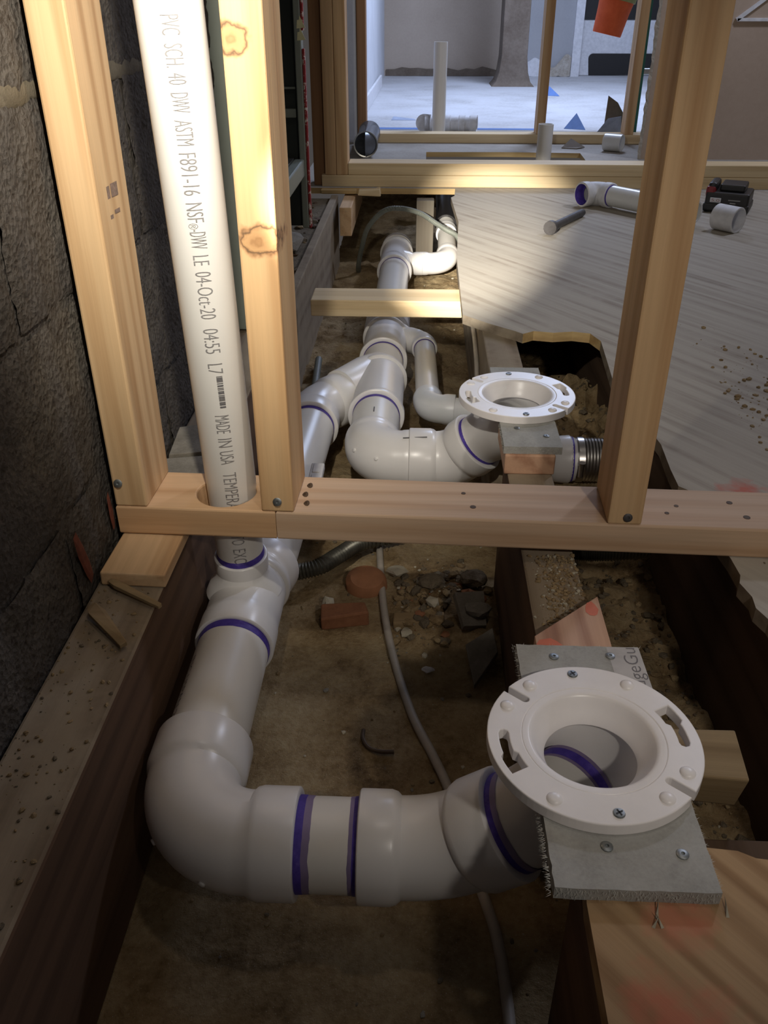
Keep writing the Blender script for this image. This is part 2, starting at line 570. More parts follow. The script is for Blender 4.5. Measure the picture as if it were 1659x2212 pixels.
def rock(name, c, size, mat, parent=None, seed=0, flat=1.0, sub=2, rz=0.0):
    bm = bmesh.new()
    bmesh.ops.create_icosphere(bm, subdivisions=sub, radius=1)
    sx, sy, sz = size
    for v in bm.verts:
        q = v.co.copy()
        k = 1 + 0.45 * noise.noise(q * 1.3 + Vector((seed * 3.1, seed, 0))) + 0.12 * noise.noise(q * 4 + Vector((seed, 0, 0)))
        v.co = Vector((q.x * sx, q.y * sy, q.z * sz)) * k
    vs = [v.co + Vector(c) for v in bm.verts]
    fs = [tuple(x.index for x in f.verts) for f in bm.faces]
    bm.free()
    o = obj(name, vs, fs, mat, parent, c)
    o.rotation_euler.z = rz
    return o


def text_geo(s):
    cu = bpy.data.curves.new('t', 'FONT')
    cu.body = s
    cu.size = 1.0
    cu.resolution_u = 3
    cu.offset = -0.012
    t = bpy.data.objects.new('t', cu)
    COL.objects.link(t)
    dg = bpy.context.evaluated_depsgraph_get()
    ev = t.evaluated_get(dg)
    tm = ev.to_mesh()
    bm = bmesh.new()
    bm.from_mesh(tm)
    ev.to_mesh_clear()
    bpy.data.objects.remove(t)
    bpy.data.curves.remove(cu)
    for i in range(1, 7):
        bmesh.ops.bisect_plane(bm, geom=list(bm.verts) + list(bm.edges) + list(bm.faces), plane_co=(0, i * 0.1, 0), plane_no=(0, 1, 0))
    return bm


def wrap_text(name, s, place, length, height, mat, parent, origin):
    """place(s_along, v_up) -> world point; the string fills length, capitals are height tall"""
    bm = text_geo(s)
    xs = [v.co.x for v in bm.verts]
    x0, x1 = min(xs), max(xs)
    vs = [place((v.co.x - x0) / (x1 - x0) * length, v.co.y / 0.70 * height) for v in bm.verts]
    bm.verts.ensure_lookup_table()
    fs = [tuple(q.index for q in f.verts) for f in bm.faces]
    bm.free()
    return obj(name, vs, fs, mat, parent, origin)


# ------------------------------------------------------------------ the setting
def height_ground(x, y):
    n1 = noise.noise(Vector((x * 3.2, y * 3.2, 0.3)))
    n2 = noise.noise(Vector((x * 13, y * 13, 2.3)))
    n3 = noise.noise(Vector((x * 45, y * 45, 5.1)))
    z = -0.236 + 0.008 * n1 + 0.004 * n2 + 0.0022 * n3
    # heap of soil and rubbish against the joist under the wall plate
    d = math.hypot((x - 0.055) / 0.10, (y - 1.06) / 0.13)
    z += 0.028 * max(0, 1 - d) * (1 + 0.5 * n2 + 0.9 * n3)
    # soil heaped between the joists to the right
    if x > 0.19:
        k = min(1, (x - 0.19) / 0.03) * max(0.0, min(1, (y - 0.50) / 0.10))
        z += k * (0.026 + 0.012 * n2 + 0.012 * n3)
    if x > 0.20 and 1.25 < y < 1.85:              # soil thrown up behind the second flange
        k = min(1, (x - 0.20) / 0.02) * math.sin((y - 1.25) / 0.60 * math.pi) ** 0.7
        z += k * (0.075 + 0.03 * n2 + 0.02 * n3)
    if y > 1.15:
        k = min(1, (y - 1.15) / 0.1)
        n4 = noise.noise(Vector((x * 28, y * 28, 8.1)))
        z += k * (0.006 * n2 + 0.006 * n3 + 0.008 * abs(n4))
    return z


def grid(name, x0, x1, nx, y0, y1, ny, fz, mat, kind=None):
    vs = [(x0 + (x1 - x0) * i / nx, y0 + (y1 - y0) * j / ny) for j in range(ny + 1) for i in range(nx + 1)]
    vs = [(x, y, fz(x, y)) for x, y in vs]
    fs = [(j * (nx + 1) + i, j * (nx + 1) + i + 1, (j + 1) * (nx + 1) + i + 1, (j + 1) * (nx + 1) + i) for j in range(ny) for i in range(nx)]
    o = obj(name, vs, fs, mat, None, (0, 0, 0), smooth=True)
    if kind:
        o['kind'] = kind
    return o


grid('ground', -0.30, 0.75, 150, -0.1, 4.6, 520, height_ground, M['dirt'], 'structure')

# concrete block wall on the left, laid block by block, with recessed mortar
wl = bpy.data.objects.new('wall_left', None)
COL.objects.link(wl)
wl['kind'] = 'structure'
WX = -0.362
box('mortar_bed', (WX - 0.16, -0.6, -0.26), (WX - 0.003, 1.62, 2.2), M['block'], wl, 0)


def block_mesh(seed, L=0.388, Hh=0.186):
    nx, nz = 44, 22
    vs, fs = [], []
    for j in range(nz + 1):
        for i in range(nx + 1):
            y, z = L * i / nx, Hh * j / nz
            e = min(y, L - y, z, Hh - z)
            q = Vector((y * 60 + seed * 17, z * 60, seed * 3.7))
            d = 0.0028 * noise.noise(q) + 0.0026 * noise.noise(q * 2.3) + 0.004 * noise.noise(q * 0.25)
            d -= 0.0012 * max(0, 1 - e / 0.006)
            vs.append((d, y, z))
    for j in range(nz):
        for i in range(nx):
            a = j * (nx + 1) + i
            fs.append((a, a + 1, a + nx + 2, a + nx + 1))
    me = bpy.data.meshes.new('concrete_block')
    me.from_pydata(vs, [], fs)
    me.materials.append(M['block'])
    for p in me.polygons:
        p.use_smooth = True
    return me


bms = [block_mesh(i) for i in range(4)]
row = 0
z = 0.497 + 0.003 - 0.194 * 4
while z < 2.1:
    y = -0.45 if row % 2 else -0.25
    while y < 1.6:
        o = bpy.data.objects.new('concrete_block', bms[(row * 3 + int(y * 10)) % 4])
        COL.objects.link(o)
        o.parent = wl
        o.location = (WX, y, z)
        y += 0.398
    z += 0.194
    row += 1
# squeezed-out mortar under the upper course and red marking paint
vs, fs = [], []
ny = 120
for i in range(ny + 1):
    y = 0.30 + 1.1 * i / ny
    k = 0.5 + 0.5 * noise.noise(Vector((y * 14, 0, 1)))
    for j in range(7):
        a = math.pi * j / 6
        vs.append((WX - 0.004 + (0.003 + 0.004 * k) * math.sin(a), y, 0.4985 + (0.005 + 0.011 * k) * math.cos(a) + 0.003 * noise.noise(Vector((y * 60, j, 0)))))
for i in range(ny):
    for j in range(6):
        a = i * 7 + j
        fs.append((a, a + 1, a + 8, a + 7))
obj('mortar_joint', vs, fs, M['mortar'], wl, (WX, 0.8, 0.5), smooth=True)


def blob(name, pts, x, mat, parent):
    c = Vector((x, sum(p[0] for p in pts) / len(pts), sum(p[1] for p in pts) / len(pts)))
    vs = [Vector((x, p[0], p[1])) for p in pts] + [Vector((x + 0.0015, c.y + (p[0] - c.y) * 0.6, c.z + (p[1] - c.z) * 0.6)) for p in pts]
    n = len(pts)
    fs = [(i, (i + 1) % n, n + (i + 1) % n, n + i) for i in range(n)] + [tuple(range(n, 2 * n))]
    return obj(name, vs, fs, mat, parent, c)


blob('paint_mark', [(0.741, 0.086), (0.750, 0.089), (0.760, 0.066), (0.769, 0.038), (0.771, 0.020), (0.762, 0.014), (0.754, 0.030), (0.744, 0.060)], WX + 0.0065, M['paint_mark'], wl)
blob('paint_mark', [(0.846, 0.075), (0.852, 0.08), (0.856, 0.055), (0.854, 0.03), (0.848, 0.03), (0.845, 0.05)], WX + 0.0065, M['paint_mark'], wl)


def slab(name, lo, hi, mat, bevel=0.0, parent=None):
    o = box(name, lo, hi, mat, parent, bevel)
    if parent is None:
        o['kind'] = 'structure'
    return o


# sub-floor beyond the second partition, with the cut-out for the pipes
hole = [(0.02, 3.45), (0.645, 3.45), (0.66, 3.845), (0.33, 3.86), (0.022, 3.85)]
fl = prism('floor', [(-0.42, 3.05), (2.6, 3.05), (2.6, 4.55), (-0.42, 4.55)], 0.0, 0.019, M['floor_mid'], None, [hole[::-1]], mats=[M['floor_mid'], M['ply_edge']])
fl['kind'] = 'structure'
slab('floor.001', (-0.5, 4.55, -0.02), (3.2, 8.3, 0.0185), M['floor_far'])
slab('wall_back', (-0.5, 7.92, 0.0), (0.70, 8.02, 2.4), M['drywall_g'])
slab('wall_back.002', (0.70, 7.921, 0.0), (1.235, 8.021, 2.4), M['drywall_grey'])
slab('wall_back.001', (1.235, 8.06, 0.0), (3.2, 8.16, 2.4), M['drywall_w'])
slab('trim_1', (1.205, 7.90, 0.0), (1.275, 8.06, 2.4), M['white'], 0.004)
slab('wall_left.001', (-0.42, 4.22, 0.0), (-0.315, 7.92, 2.4), M['drywall_w'])
slab('wall_right', (0.872, 3.70, 0.0), (2.9, 3.715, 2.4), M['drywall_b'])
slab('trim_2', (1.155, 3.69, 0.497), (2.2, 3.70, 0.508), M['white'], 0.001)
vs = [(1.150, 3.69, 0.507), (1.158, 3.69, 0.497), (1.50, 3.69, 0.755), (1.50, 3.69, 0.768)]
o_ = obj('trim_3', vs + [(v[0], 3.70, v[2]) for v in vs], [(0, 1, 2, 3), (7, 6, 5, 4), (0, 1, 5, 4), (1, 2, 6, 5), (2, 3, 7, 6), (3, 0, 4, 7)], M['white'], None, (1.3, 3.69, 0.6))
o_['kind'] = 'structure'
# crumbling gypsum edge of that wall
vs, fs = [], []
for i in range(160):
    zz = 0.02 + 2.2 * i / 159
    w = 0.006 + 0.012 * abs(noise.noise(Vector((zz * 22, 3, 1)))) + 0.008 * abs(noise.noise(Vector((zz * 70, 1, 1))))
    vs += [(0.875, 3.697, zz), (0.872 - w, 3.700 + 0.004 * noise.noise(Vector((zz * 50, 0, 0))), zz), (0.870, 3.7155, zz)]
for i in range(159):
    a = i * 3
    fs += [(a, a + 1, a + 4, a + 3), (a + 1, a + 2, a + 5, a + 4)]
obj('plaster_edge', vs, fs, M['plaster'], bpy.data.objects['wall_right'], (0.872, 3.70, 1.0))
# dark door with a black lower panel at the back of the far room
dr = bpy.data.objects.new('door_1', None)
dr.location = (1.62, 8.05, 0.0)
dr['kind'] = 'structure'
COL.objects.link(dr)
box('door_leaf', (1.29, 8.03, 0.02), (2.05, 8.06, 2.0), M['white'], dr, 0.003)
box('glass_panel', (1.26 + 0.03, 8.022, 0.42), (1.95, 8.032, 1.8), M['black'], dr, 0.002)
pts = []
for (cx, cz, a0) in ((1.395, 0.145, 180), (1.915, 0.145, 90), (1.93, 0.03, 0), (1.375, 0.03, 270)):
    for k in range(5):
        a = R(a0 - 90 * k / 4) if cz > 0.1 else R(a0)
        rr = 0.035 if cz > 0.1 else 0.012
        pts.append((cx + rr * math.cos(a), cz + rr * math.sin(a)))
vs = [(p[0], 8.018, p[1]) for p in pts] + [(p[0], 8.032, p[1]) for p in pts]
n = len(pts)
obj('lower_panel', vs, [tuple(range(n)), tuple(range(n, 2 * n))] + [(i, (i + 1) % n, n + (i + 1) % n, n + i) for i in range(n)], M['black'], dr, (1.6, 8.02, 0.08))
# stained pier with a flared foot, torn plaster at the wall's foot
pr = [(0.62, 0.0), (0.30, 0.03), (0.21, 0.10), (0.185, 0.2), (0.18, 2.4)]
vs, fs = [], []
for wq, zq in [(0.155, 0.0), (0.125, 0.03), (0.105, 0.09), (0.092, 0.19), (0.090, 2.4)]:
    zq += 0.018
    vs += [(0.655 - wq, 7.0 - wq * 0.4, zq), (0.655 + wq, 7.0 - wq * 0.4, zq), (0.655 + wq, 7.25, zq), (0.655 - wq, 7.25, zq)]
for i in range(4):
    for k in range(4):
        fs.append((i * 4 + k, i * 4 + (k + 1) % 4, i * 4 + 4 + (k + 1) % 4, i * 4 + 4 + k))
tag(obj('column', vs, fs, M['pier'], None, (0.655, 7.1, 1.0), bevel=0.006), kind='structure')


def torn(name, x0, x1, y, z0, h, mat, seed, parent=None):
    top, bot = [], []
    k = 14
    for i in range(k + 1):
        x = x0 + (x1 - x0) * i / k
        top.append((x, z0 + h * (0.75 + 0.5 * noise.noise(Vector((x * 9, seed, 0))))))
        bot.append((x, z0 + 0.012 * abs(noise.noise(Vector((x * 23, seed, 4))))))
    pts = top + bot[::-1]
    n = len(pts)
    vs = [(p[0], y, p[1]) for p in pts] + [(p[0], y - 0.014, p[1]) for p in pts]
    fs = [tuple(range(n)), tuple(range(n, 2 * n))] + [(i, (i + 1) % n, n + (i + 1) % n, n + i) for i in range(n)]
    return obj(name, vs, fs, mat, parent, ((x0 + x1) / 2, y, z0 + h / 2))


torn('torn_plaster', -0.30, 0.62, 7.92, 0.018, 0.075, M['pier'], 2, bpy.data.objects['wall_back'])
torn('torn_plaster', 0.80, 1.02, 7.92, 0.018, 0.17, M['white'], 5, bpy.data.objects['wall_back'])
torn('torn_plaster', 1.02, 1.20, 7.905, 0.018, 0.15, M['plaster'], 9, bpy.data.objects['wall_back'])

# plywood sub-floor left on the right, cut back diagonally round the second flange
PLY = [(0.118, 3.05), (0.112, 2.93), (0.100, 2.90), (0.112, 2.55), (0.094, 2.15), (0.092, 1.706), (0.14, 1.655), (0.19, 1.61), (0.203, 1.595), (0.225, 1.612),
       (0.262, 1.604), (0.30, 1.612), (0.332, 1.602), (0.345, 1.56), (0.338, 1.46), (0.330, 1.35), (0.345, 1.22), (0.355, 1.126), (0.350, 1.05), (0.349, 1.003),
       (0.366, 0.985), (0.44, 0.962), (0.60, 0.955), (2.3, 0.955), (2.3, 3.05)]
p = prism('plywood_sheet', PLY, 0.0, 0.019, M['ply_marked'], None, mats=[M['ply_marked'], M['ply_worn'], M['ply_edge']])
for f_ in p.data.polygons:
    c_ = f_.center + p.location
    if f_.material_index == 1 and 0.21 < c_.x < 0.345 and 1.58 < c_.y < 1.63:
        f_.material_index = 2
tag(p, 'large weathered plywood floor sheet with a ragged diagonal cut edge', 'plywood')
PLY2 = [(0.366, 0.955), (0.367, 0.90), (0.3625, 0.865), (0.366, 0.834), (0.3665, 0.80), (0.361, 0.785), (0.3665, 0.76), (0.364, 0.74), (0.371, 0.72), (0.374, 0.66), (0.379, 0.60), (0.381, 0.43), (0.384, 0.36), (0.9, 0.36), (0.9, 0.955)]
p = prism('plywood_sheet', PLY2, 0.0005, 0.0185, M['ply'], None, mats=[M['ply'], M['ply_worn']])
tag(p, 'dusty broken plywood edge under the right end of the near bottom plate', 'plywood')
NEAR = [(0.129, -0.05), (0.129, 0.385), (0.131, 0.405), (0.150, 0.436), (0.200, 0.438), (0.222, 0.4365), (0.250, 0.434), (0.262, 0.428), (0.28, 0.426), (0.32, 0.422), (0.372, 0.415), (0.374, 0.355), (0.45, 0.35), (0.45, -0.05)]
p = prism('plywood_sheet', NEAR, 0.0, 0.019, M['ply_near'], None, mats=[M['ply_near'], M['ply_near']])
tag(p, 'yellowish plywood piece nearest the camera in front of the cement board', 'plywood')

# ------------------------------------------------------------------ joists, sill, blocking
board('sill_timber', 'dusty old timber ledge running along the foot of the concrete block wall', 'timber', (-0.358, -0.15, -0.236), (-0.280, 1.88, 0.0), M['old_y'], 0.004)
board('floor_joist', 'old joist with a pale dusty top edge carrying the far rubble', 'joist', (-0.300, 1.885, -0.236), (-0.277, 3.03, 0.0), M['old_y'], 0.003)
J = [('short dark joist under the nearest plywood piece', 0.0, 0.432), ('dusty joist between the wedge of new lumber and the second flange block', 0.60, 1.118), ('old joist behind the second closet flange running under the diagonal plywood', 1.30, 3.02)]
for lab, a, b in J:
    board('floor_joist', lab, 'joist', (0.130, a, -0.236), (0.193, b, 0.0), M['old_y'], 0.003)
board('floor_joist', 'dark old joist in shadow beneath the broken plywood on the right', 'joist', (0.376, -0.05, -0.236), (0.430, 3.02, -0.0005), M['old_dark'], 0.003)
board('wood_post', 'grey weathered post standing under the second wall plate beside the black pipe', 'post', (-0.011, 2.945, -0.236), (0.047, 2.995, 0.0), M['old_z'], 0.003)
board('blocking', 'pale new lumber crosspiece laid flat over the main drain pipe', 'lumber', (-0.237, 1.852, -0.036), (0.0985, 1.945, 0.001), M['pine_x'], 0.0025)
board('lumber_stub', 'short new lumber end sticking out from under the second wall plate', 'lumber', (-0.257, 2.84, -0.092), (-0.219, 3.4, -0.003), M['pine_y'], 0.002)
# cross strips under the second plate
board('wood_shim', 'rough splintered shim under the left end of the second wall plate', 'shim', (-0.335, 3.03, 0.001), (-0.215, 3.10, 0.018), M['ply_edge'], 0.003, jit=0.003)
board('wood_shim', 'short splintered shim right of the lumber stub under the plate', 'shim', (-0.208, 3.02, -0.001), (-0.135, 3.10, 0.018), M['pine_x'], 0.003, jit=0.003)
board('spacer_block', 'flat new wood spacer on the ledge under the left end of the near bottom plate', 'block', (-0.350, 0.776, 0.0), (-0.276, 0.962, 0.0185), M['pine_y'], 0.002, jit=0.002)

for (x, y, a_, l_) in ((0.176, 0.375, 75, 0.016), (0.1785, 0.368, 110, 0.011), (0.226, 0.378, 85, 0.015), (0.172, 0.368, 55, 0.009)):
    d_ = Vector((math.cos(R(a_)), math.sin(R(a_)), 0)) * l_
    e_ = Vector((-d_.y, d_.x, 0)).normalized() * 0.0012
    q_ = Vector((x, y, 0.0191))
    obj('torn_sliver', [q_ - e_, q_ + e_, q_ + d_ + Vector((0, 0, 0.004)), q_ + d_ * 0.5 + Vector((0, 0, 0.0035))], [(0, 1, 2), (0, 1, 3), (1, 2, 3), (0, 2, 3)], M['insul'], p, q_)

# wedge of new lumber on the joist
wd = prism('wood_wedge', [(0.125, 0.595), (0.125, 0.684), (0.200, 0.754), (0.200, 0.595)], 0.0, 0.019, M['wedge'], None, bevel=0.001)
tag(wd, 'pinkish new lumber wedge with a diagonal end beyond the near cement board', 'wedge')
for (x, y, sx, sy) in ((0.137, 0.668, 0.020, 0.013), (0.190, 0.730, 0.009, 0.015)):
    pts = [(x + sx * math.cos(a * 0.7) * (0.8 + 0.4 * noise.noise(Vector((a, x, y)))), y + sy * math.sin(a * 0.7) * (0.8 + 0.4 * noise.noise(Vector((a, 3, y))))) for a in range(9)]
    pts = [(max(0.1255, min(0.1995, q[0])), q[1]) for q in pts]
    obj('paint_mark', [(q[0], q[1], 0.0192) for q in pts], [tuple(range(9))], plain('pink marking paint', (0.62, 0.18, 0.11), 0.8) if 'pink marking paint' not in bpy.data.materials else bpy.data.materials['pink marking paint'], wd, (x, y, 0.0192))
st = board('lumber_stub', 'weathered board stub poking out right of the near closet flange', 'lumber', (0.20, 0.545, -0.058), (0.302, 0.60, -0.020), M['scrap'], 0.002, rz=R(-4), jit=0.003)
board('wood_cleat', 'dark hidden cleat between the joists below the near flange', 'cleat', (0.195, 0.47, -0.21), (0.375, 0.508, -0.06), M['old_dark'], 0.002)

# ------------------------------------------------------------------ near wall: bottom plates and studs
PA = R(-1.8)


def dusty_top(o, side):
    """dust lies on the top face only; the sawn sides are dark old wood"""
    o.data.materials.append(side)
    for f_ in o.data.polygons:
        if f_.normal.z < 0.7:
            f_.material_index = 1


for o_ in bpy.data.objects:
    if o_.name.startswith('sill_timber'):
        dusty_top(o_, M['old_brown'])
    elif o_.name.startswith('floor_joist') and o_.location.y < 1.0:
        dusty_top(o_, M['old_brown'])


def rotp(x, y, cx=-0.35, cy=0.8585):
    dx, dy = x - cx, y - cy
    return (cx + dx * math.cos(PA) - dy * math.sin(PA), cy + dx * math.sin(PA) + dy * math.cos(PA))


VX, VY = -0.2225, 0.9005                        # vent stack at the plate
o1 = [rotp(-0.352, 0.8585), rotp(-0.1615, 0.8585), rotp(-0.1615, 0.9475), rotp(-0.352, 0.9475)]
hl = [(VX - 0.005 + 0.0358 * math.cos(a * math.pi / 24), VY - 0.002 + 0.0358 * math.sin(a * math.pi / 24)) for a in range(48)]
p1 = prism('bottom_plate', o1, 0.019, 0.057, M['plate_o'], None, [hl[::-1]], bevel=0.0025)
tag(p1, 'orange pine bottom plate bored for the white vent pipe', 'plate')
o2 = [rotp(-0.1609, 0.8585), rotp(0.62, 0.8585), rotp(0.62, 0.9475), rotp(-0.1609, 0.9475)]
p2 = prism('bottom_plate', o2, 0.019, 0.057, M['plate'], None, bevel=0.0025)
tag(p2, 'long pinkish pine bottom plate crossing in front of the far flange', 'plate')


def screw(parent, p, nrm=(0, -1, 0), r=0.0042, mat=None):
    n = Vector(nrm).normalized()
    p = Vector(p)
    s = sweep('screw_head', [[(p - n * 0.002, r * 0.5), (p, r), (p + n * 0.0009, r), (p + n * 0.0016, r * 0.7), (p + n * 0.0016, r * 0.32), (p + n * 0.0004, r * 0.28)]], mat or M['zinc'], parent, 12)
    return s


def stud(label, x, y, z0, z1, mat, name='wall_stud', rz=0.0, sx=0.0383, sy=0.089, screws=(), bev=0.0025):
    c = Vector((x, y, (z0 + z1) / 2))
    t = box(name, (x - sx / 2, y - sy / 2, z0), (x + sx / 2, y + sy / 2, z1), mat, None, bev, rz)
    tag(t, label, 'stud')
    bpy.context.view_layer.update()
    for q in screws:
        screw(t, q)
    return t


sL = rotp(-0.3325, 0.903)
sM = rotp(-0.1585, 0.903)
sR = rotp(0.2405, 0.903)
s1 = stud('pine stud against the concrete block wall left of the vent pipe', sL[0], sL[1], 0.057, 1.55, M['stud_l'], rz=PA)
s2 = stud('knotty bright pine stud just right of the white vent pipe', sM[0], sM[1], 0.057, 1.30 - 0.15, M['stud_m'], rz=PA)
s3 = stud('warm pine stud standing on the right part of the near bottom plate', sR[0], sR[1], 0.057, 1.55, M['stud_z'], rz=PA)
# nail and screw heads at the feet of the studs
for st_, (dx, z, m) in ((s1, (-0.010, 0.088, 'zinc')), (s2, (0.002, 0.071, 'zinc')), (s3, (0.004, 0.067, 'bolt'))):
    w = wloc(st_)
    screw(st_, (w.x + dx + (-0.0445) * 0.031, w.y - 0.0448, z), (0, -1, 0.25), 0.0052, M[m])
for (x, y) in ((-0.128, 0.915), (-0.131, 0.893), (-0.127, 0.872)):
    screw(p2, (x, y, 0.0572), (-0.5, -0.3, 0.8), 0.0045, M['rust'])
for (x, y, rr) in ((0.31, 0.885, 0.003), (0.375, 0.895, 0.004), (0.385, 0.862, 0.0045), (0.295, 0.868, 0.003), (0.06, 0.905, 0.003), (0.07, 0.873, 0.004)):
    sweep('nail_hole', [[((x, y, 0.0560), rr), ((x, y, 0.05745), rr * 0.9)]], M['rust'], p2, 10)
# mill stamp on the left stud
for (yy, zz, w, h) in ((0.887, 0.4045, 0.014, 0.012), (0.906, 0.405, 0.018, 0.013), (0.886, 0.381, 0.016, 0.004), (0.906, 0.384, 0.014, 0.004)):
    xx = wloc(s1).x + 0.01925 + (yy - wloc(s1).y) * 0.031 + 0.0004
    obj('mill_stamp', [(xx - w / 2 * 0.031, yy - w / 2, zz - h / 2), (xx + w / 2 * 0.031, yy + w / 2, zz - h / 2), (xx + w / 2 * 0.031, yy + w / 2, zz + h / 2), (xx - w / 2 * 0.031, yy - w / 2, zz + h / 2)], [(0, 1, 2, 3)], plain('faded stamp ink', (0.20, 0.135, 0.10), 0.8, var=0.35, scale=300) if 'faded stamp ink' not in bpy.data.materials else bpy.data.materials['faded stamp ink'], s1, (xx, yy, zz))

# ------------------------------------------------------------------ second and third walls
board('bottom_plate', 'lower pine plate of the doubled far plate across the hole', 'plate', (-0.335, 3.07, 0.019), (2.3, 3.159, 0.0568), M['pine_x'], 0.0025)
board('bottom_plate', 'upper pine plate stacked on the far bottom plate', 'plate', (-0.2445, 3.07, 0.0572), (2.3, 3.159, 0.095), M['pine_x'], 0.0025)
stud('right stud of the far left stud pair, lit pale with a knot', -0.2645, 3.1145, 0.057, 1.9, M['stud_z'])
stud('middle stud of the far left pack partly in shadow', -0.3035, 3.1145, 0.057, 1.9, M['stud_z'])
stud('dark recessed stud behind the red-edged metal cabinet', -0.345, 3.14, 0.019, 1.9, M['brown_stud'])
board('bottom_plate', 'third pine plate with a dark knot at the edge of the pale floor', 'plate', (-0.206, 4.11, 0.019), (1.3, 4.199, 0.057), M['pine_x'], 0.0025)
stud('slender far stud standing alone mid-way along the third plate', 0.5225, 4.155, 0.057, 2.0, M['stud_z'])
stud('far stud beside the green ladder rail', 0.908, 4.155, 0.057, 2.0, M['stud_z'])
stud('reddish brown stud against the white far left wall', -0.262, 4.155, 0.019, 2.0, M['brown_stud'])
slab('wall_left.002', (-0.42, 4.115, 0.019), (-0.283, 4.215, 2.2), M['drywall_w'])
bb = board('fallen_baseboard', 'white baseboard pulled loose along the far left wall', 'baseboard', (-0.313, 5.15, 0.0185), (-0.298, 6.85, 0.10), M['white'], 0.003, rz=R(-0.6))

# ------------------------------------------------------------------ plastic drain pipes
ZP = -0.127
R3, H3 = 0.04445, 0.0530
R2, H2 = 0.03015, 0.0365
R15, H15 = 0.02415, 0.0300


def hub(face, d, ln, rp, rh, taper=0.010, rb=None):
    """rings of a socket whose open face is at `face`, material lying along d"""
    f, d = Vector(face), Vector(d).normalized()
    rb = rb or rp + 0.004
    return [(f + d * 0.012, rp), (f + d * 0.0005, rp), (f, rp + 0.002), (f, rh - 0.002), (f + d * 0.0012, rh - 0.0004), (f + d * 0.003, rh), (f + d * (ln - taper), rh), (f + d * (ln - taper * 0.4), rh - (rh - rb) * 0.35), (f + d * ln, rb)]


def ring(parent, face, d, rp, ln=0.007, pale=False, lift=0.0009):
    """primer smeared on the pipe just outside a socket; d points away from the socket"""
    f, d = Vector(face), Vector(d).normalized()
    n = 56
    vs, fs = [], []
    t, u, w = frames([f, f + d])[0]
    for k in range(n):
        a = 2 * math.pi * k / n
        e = u * math.cos(a) + w * math.sin(a)
        l1 = ln * (0.94 + 0.14 * noise.noise(Vector((math.cos(a) * 1.5, math.sin(a) * 1.5, f.x * 9 + f.y * 7))) + 0.05 * noise.noise(Vector((math.cos(a) * 7, math.sin(a) * 7, f.y * 7))))
        vs += [f + e * (rp + lift) - d * 0.0002, f + d * (l1 * 0.7) + e * (rp + lift * 0.7), f + d * l1 + e * (rp + 0.0001)]
    for k in range(n):
        a, b = k * 3, ((k + 1) % n) * 3
        fs += [(a, b, b + 1, a + 1), (a + 1, b + 1, b + 2, a + 2)]
    return obj('primer_ring', vs, fs, M['primer_pale' if pale else 'primer'], parent, f, smooth=True)


def pipe(parent, a, b, r, mat=None, name='pipe', wall=None, n=40):
    a, b = Vector(a), Vector(b)
    if wall:
        pth = [(a, r - wall), (a, r), (b, r), (b, r - wall), (a, r - wall)]
        return sweep(name, [pth], mat or M['pvc'], parent, n, caps=(False, False))
    return sweep(name, [[(a, r), (b, r)]], mat or M['pvc'], parent, n)


def elbow(parent, corner, d1, d2, rad, l1, l2, rp, rh, name='elbow', mat=None, rb=None, cap1=True, cap0=True):
    """d1 = flow direction arriving at corner, d2 = leaving. returns the two socket faces"""
    a, t = arc(corner, d1, d2, rad)
    d1, d2, c = Vector(d1).normalized(), Vector(d2).normalized(), Vector(corner)
    rb = rb or rp + 0.004
    pth = []
    f1 = a[0] - d1 * l1
    f2 = a[-1] + d2 * l2
    pth += hub(f1, d1, l1, rp, rh, rb=rb)
    pth += [(q, rb) for q in a[1:-1]]
    pth += hub(f2, -d2, l2, rp, rh, rb=rb)[::-1]
    o = sweep(name, [pth], mat or M['pvc_fit'], parent, 48, caps=(cap0, cap1))
    return o, f1, f2


def nub(parent, p, d, r=0.0035, ln=0.0022):
    p, d = Vector(p), Vector(d).normalized()
    return sweep('mould_nub', [[(p - d * 0.004, r), (p + d * ln * 0.7, r), (p + d * ln, r * 0.7)]], M['pvc_fit'], parent, 12)


# ---- near drain line: from the near closet flange back to the left, then away under the plate
NC = Vector((0.154, 0.5225, 0.043))             # centre of the near flange top
near = thing('drain_line', 'near white drain line curving from the near flange to the left joist', 'drain pipe', (-0.222, 0.545, ZP))
C1 = (-0.2215, 0.5400, ZP)
e1, f1, f2 = elbow(near, C1, (0, -1, 0), (1, 0, 0), 0.072, 0.050, 0.046, R3, H3)
pipe(near, (-0.2215, 0.60, ZP), (-0.2215, 0.88, ZP), R3)
ring(e1, f1, (0, 1, 0), R3, 0.002, True)
ring(e1, f2, (1, 0, 0), R3, 0.0085)
ring(e1, f2, (1, 0, 0), R3, 0.015, True, 0.0004)


def nub_on(parent, cen, rad, a, e, rt):
    """moulding nub on the outside of a bend: angle a round the bend, e below its mid-line (degrees)"""
    a, e = R(a), R(e)
    q = Vector((cen[0] + rad * math.cos(a), cen[1] + rad * math.sin(a), cen[2]))
    n_ = Vector((math.cos(a) * math.cos(e), math.sin(a) * math.cos(e), math.sin(e)))
    return nub(parent, q + n_ * rt, n_)


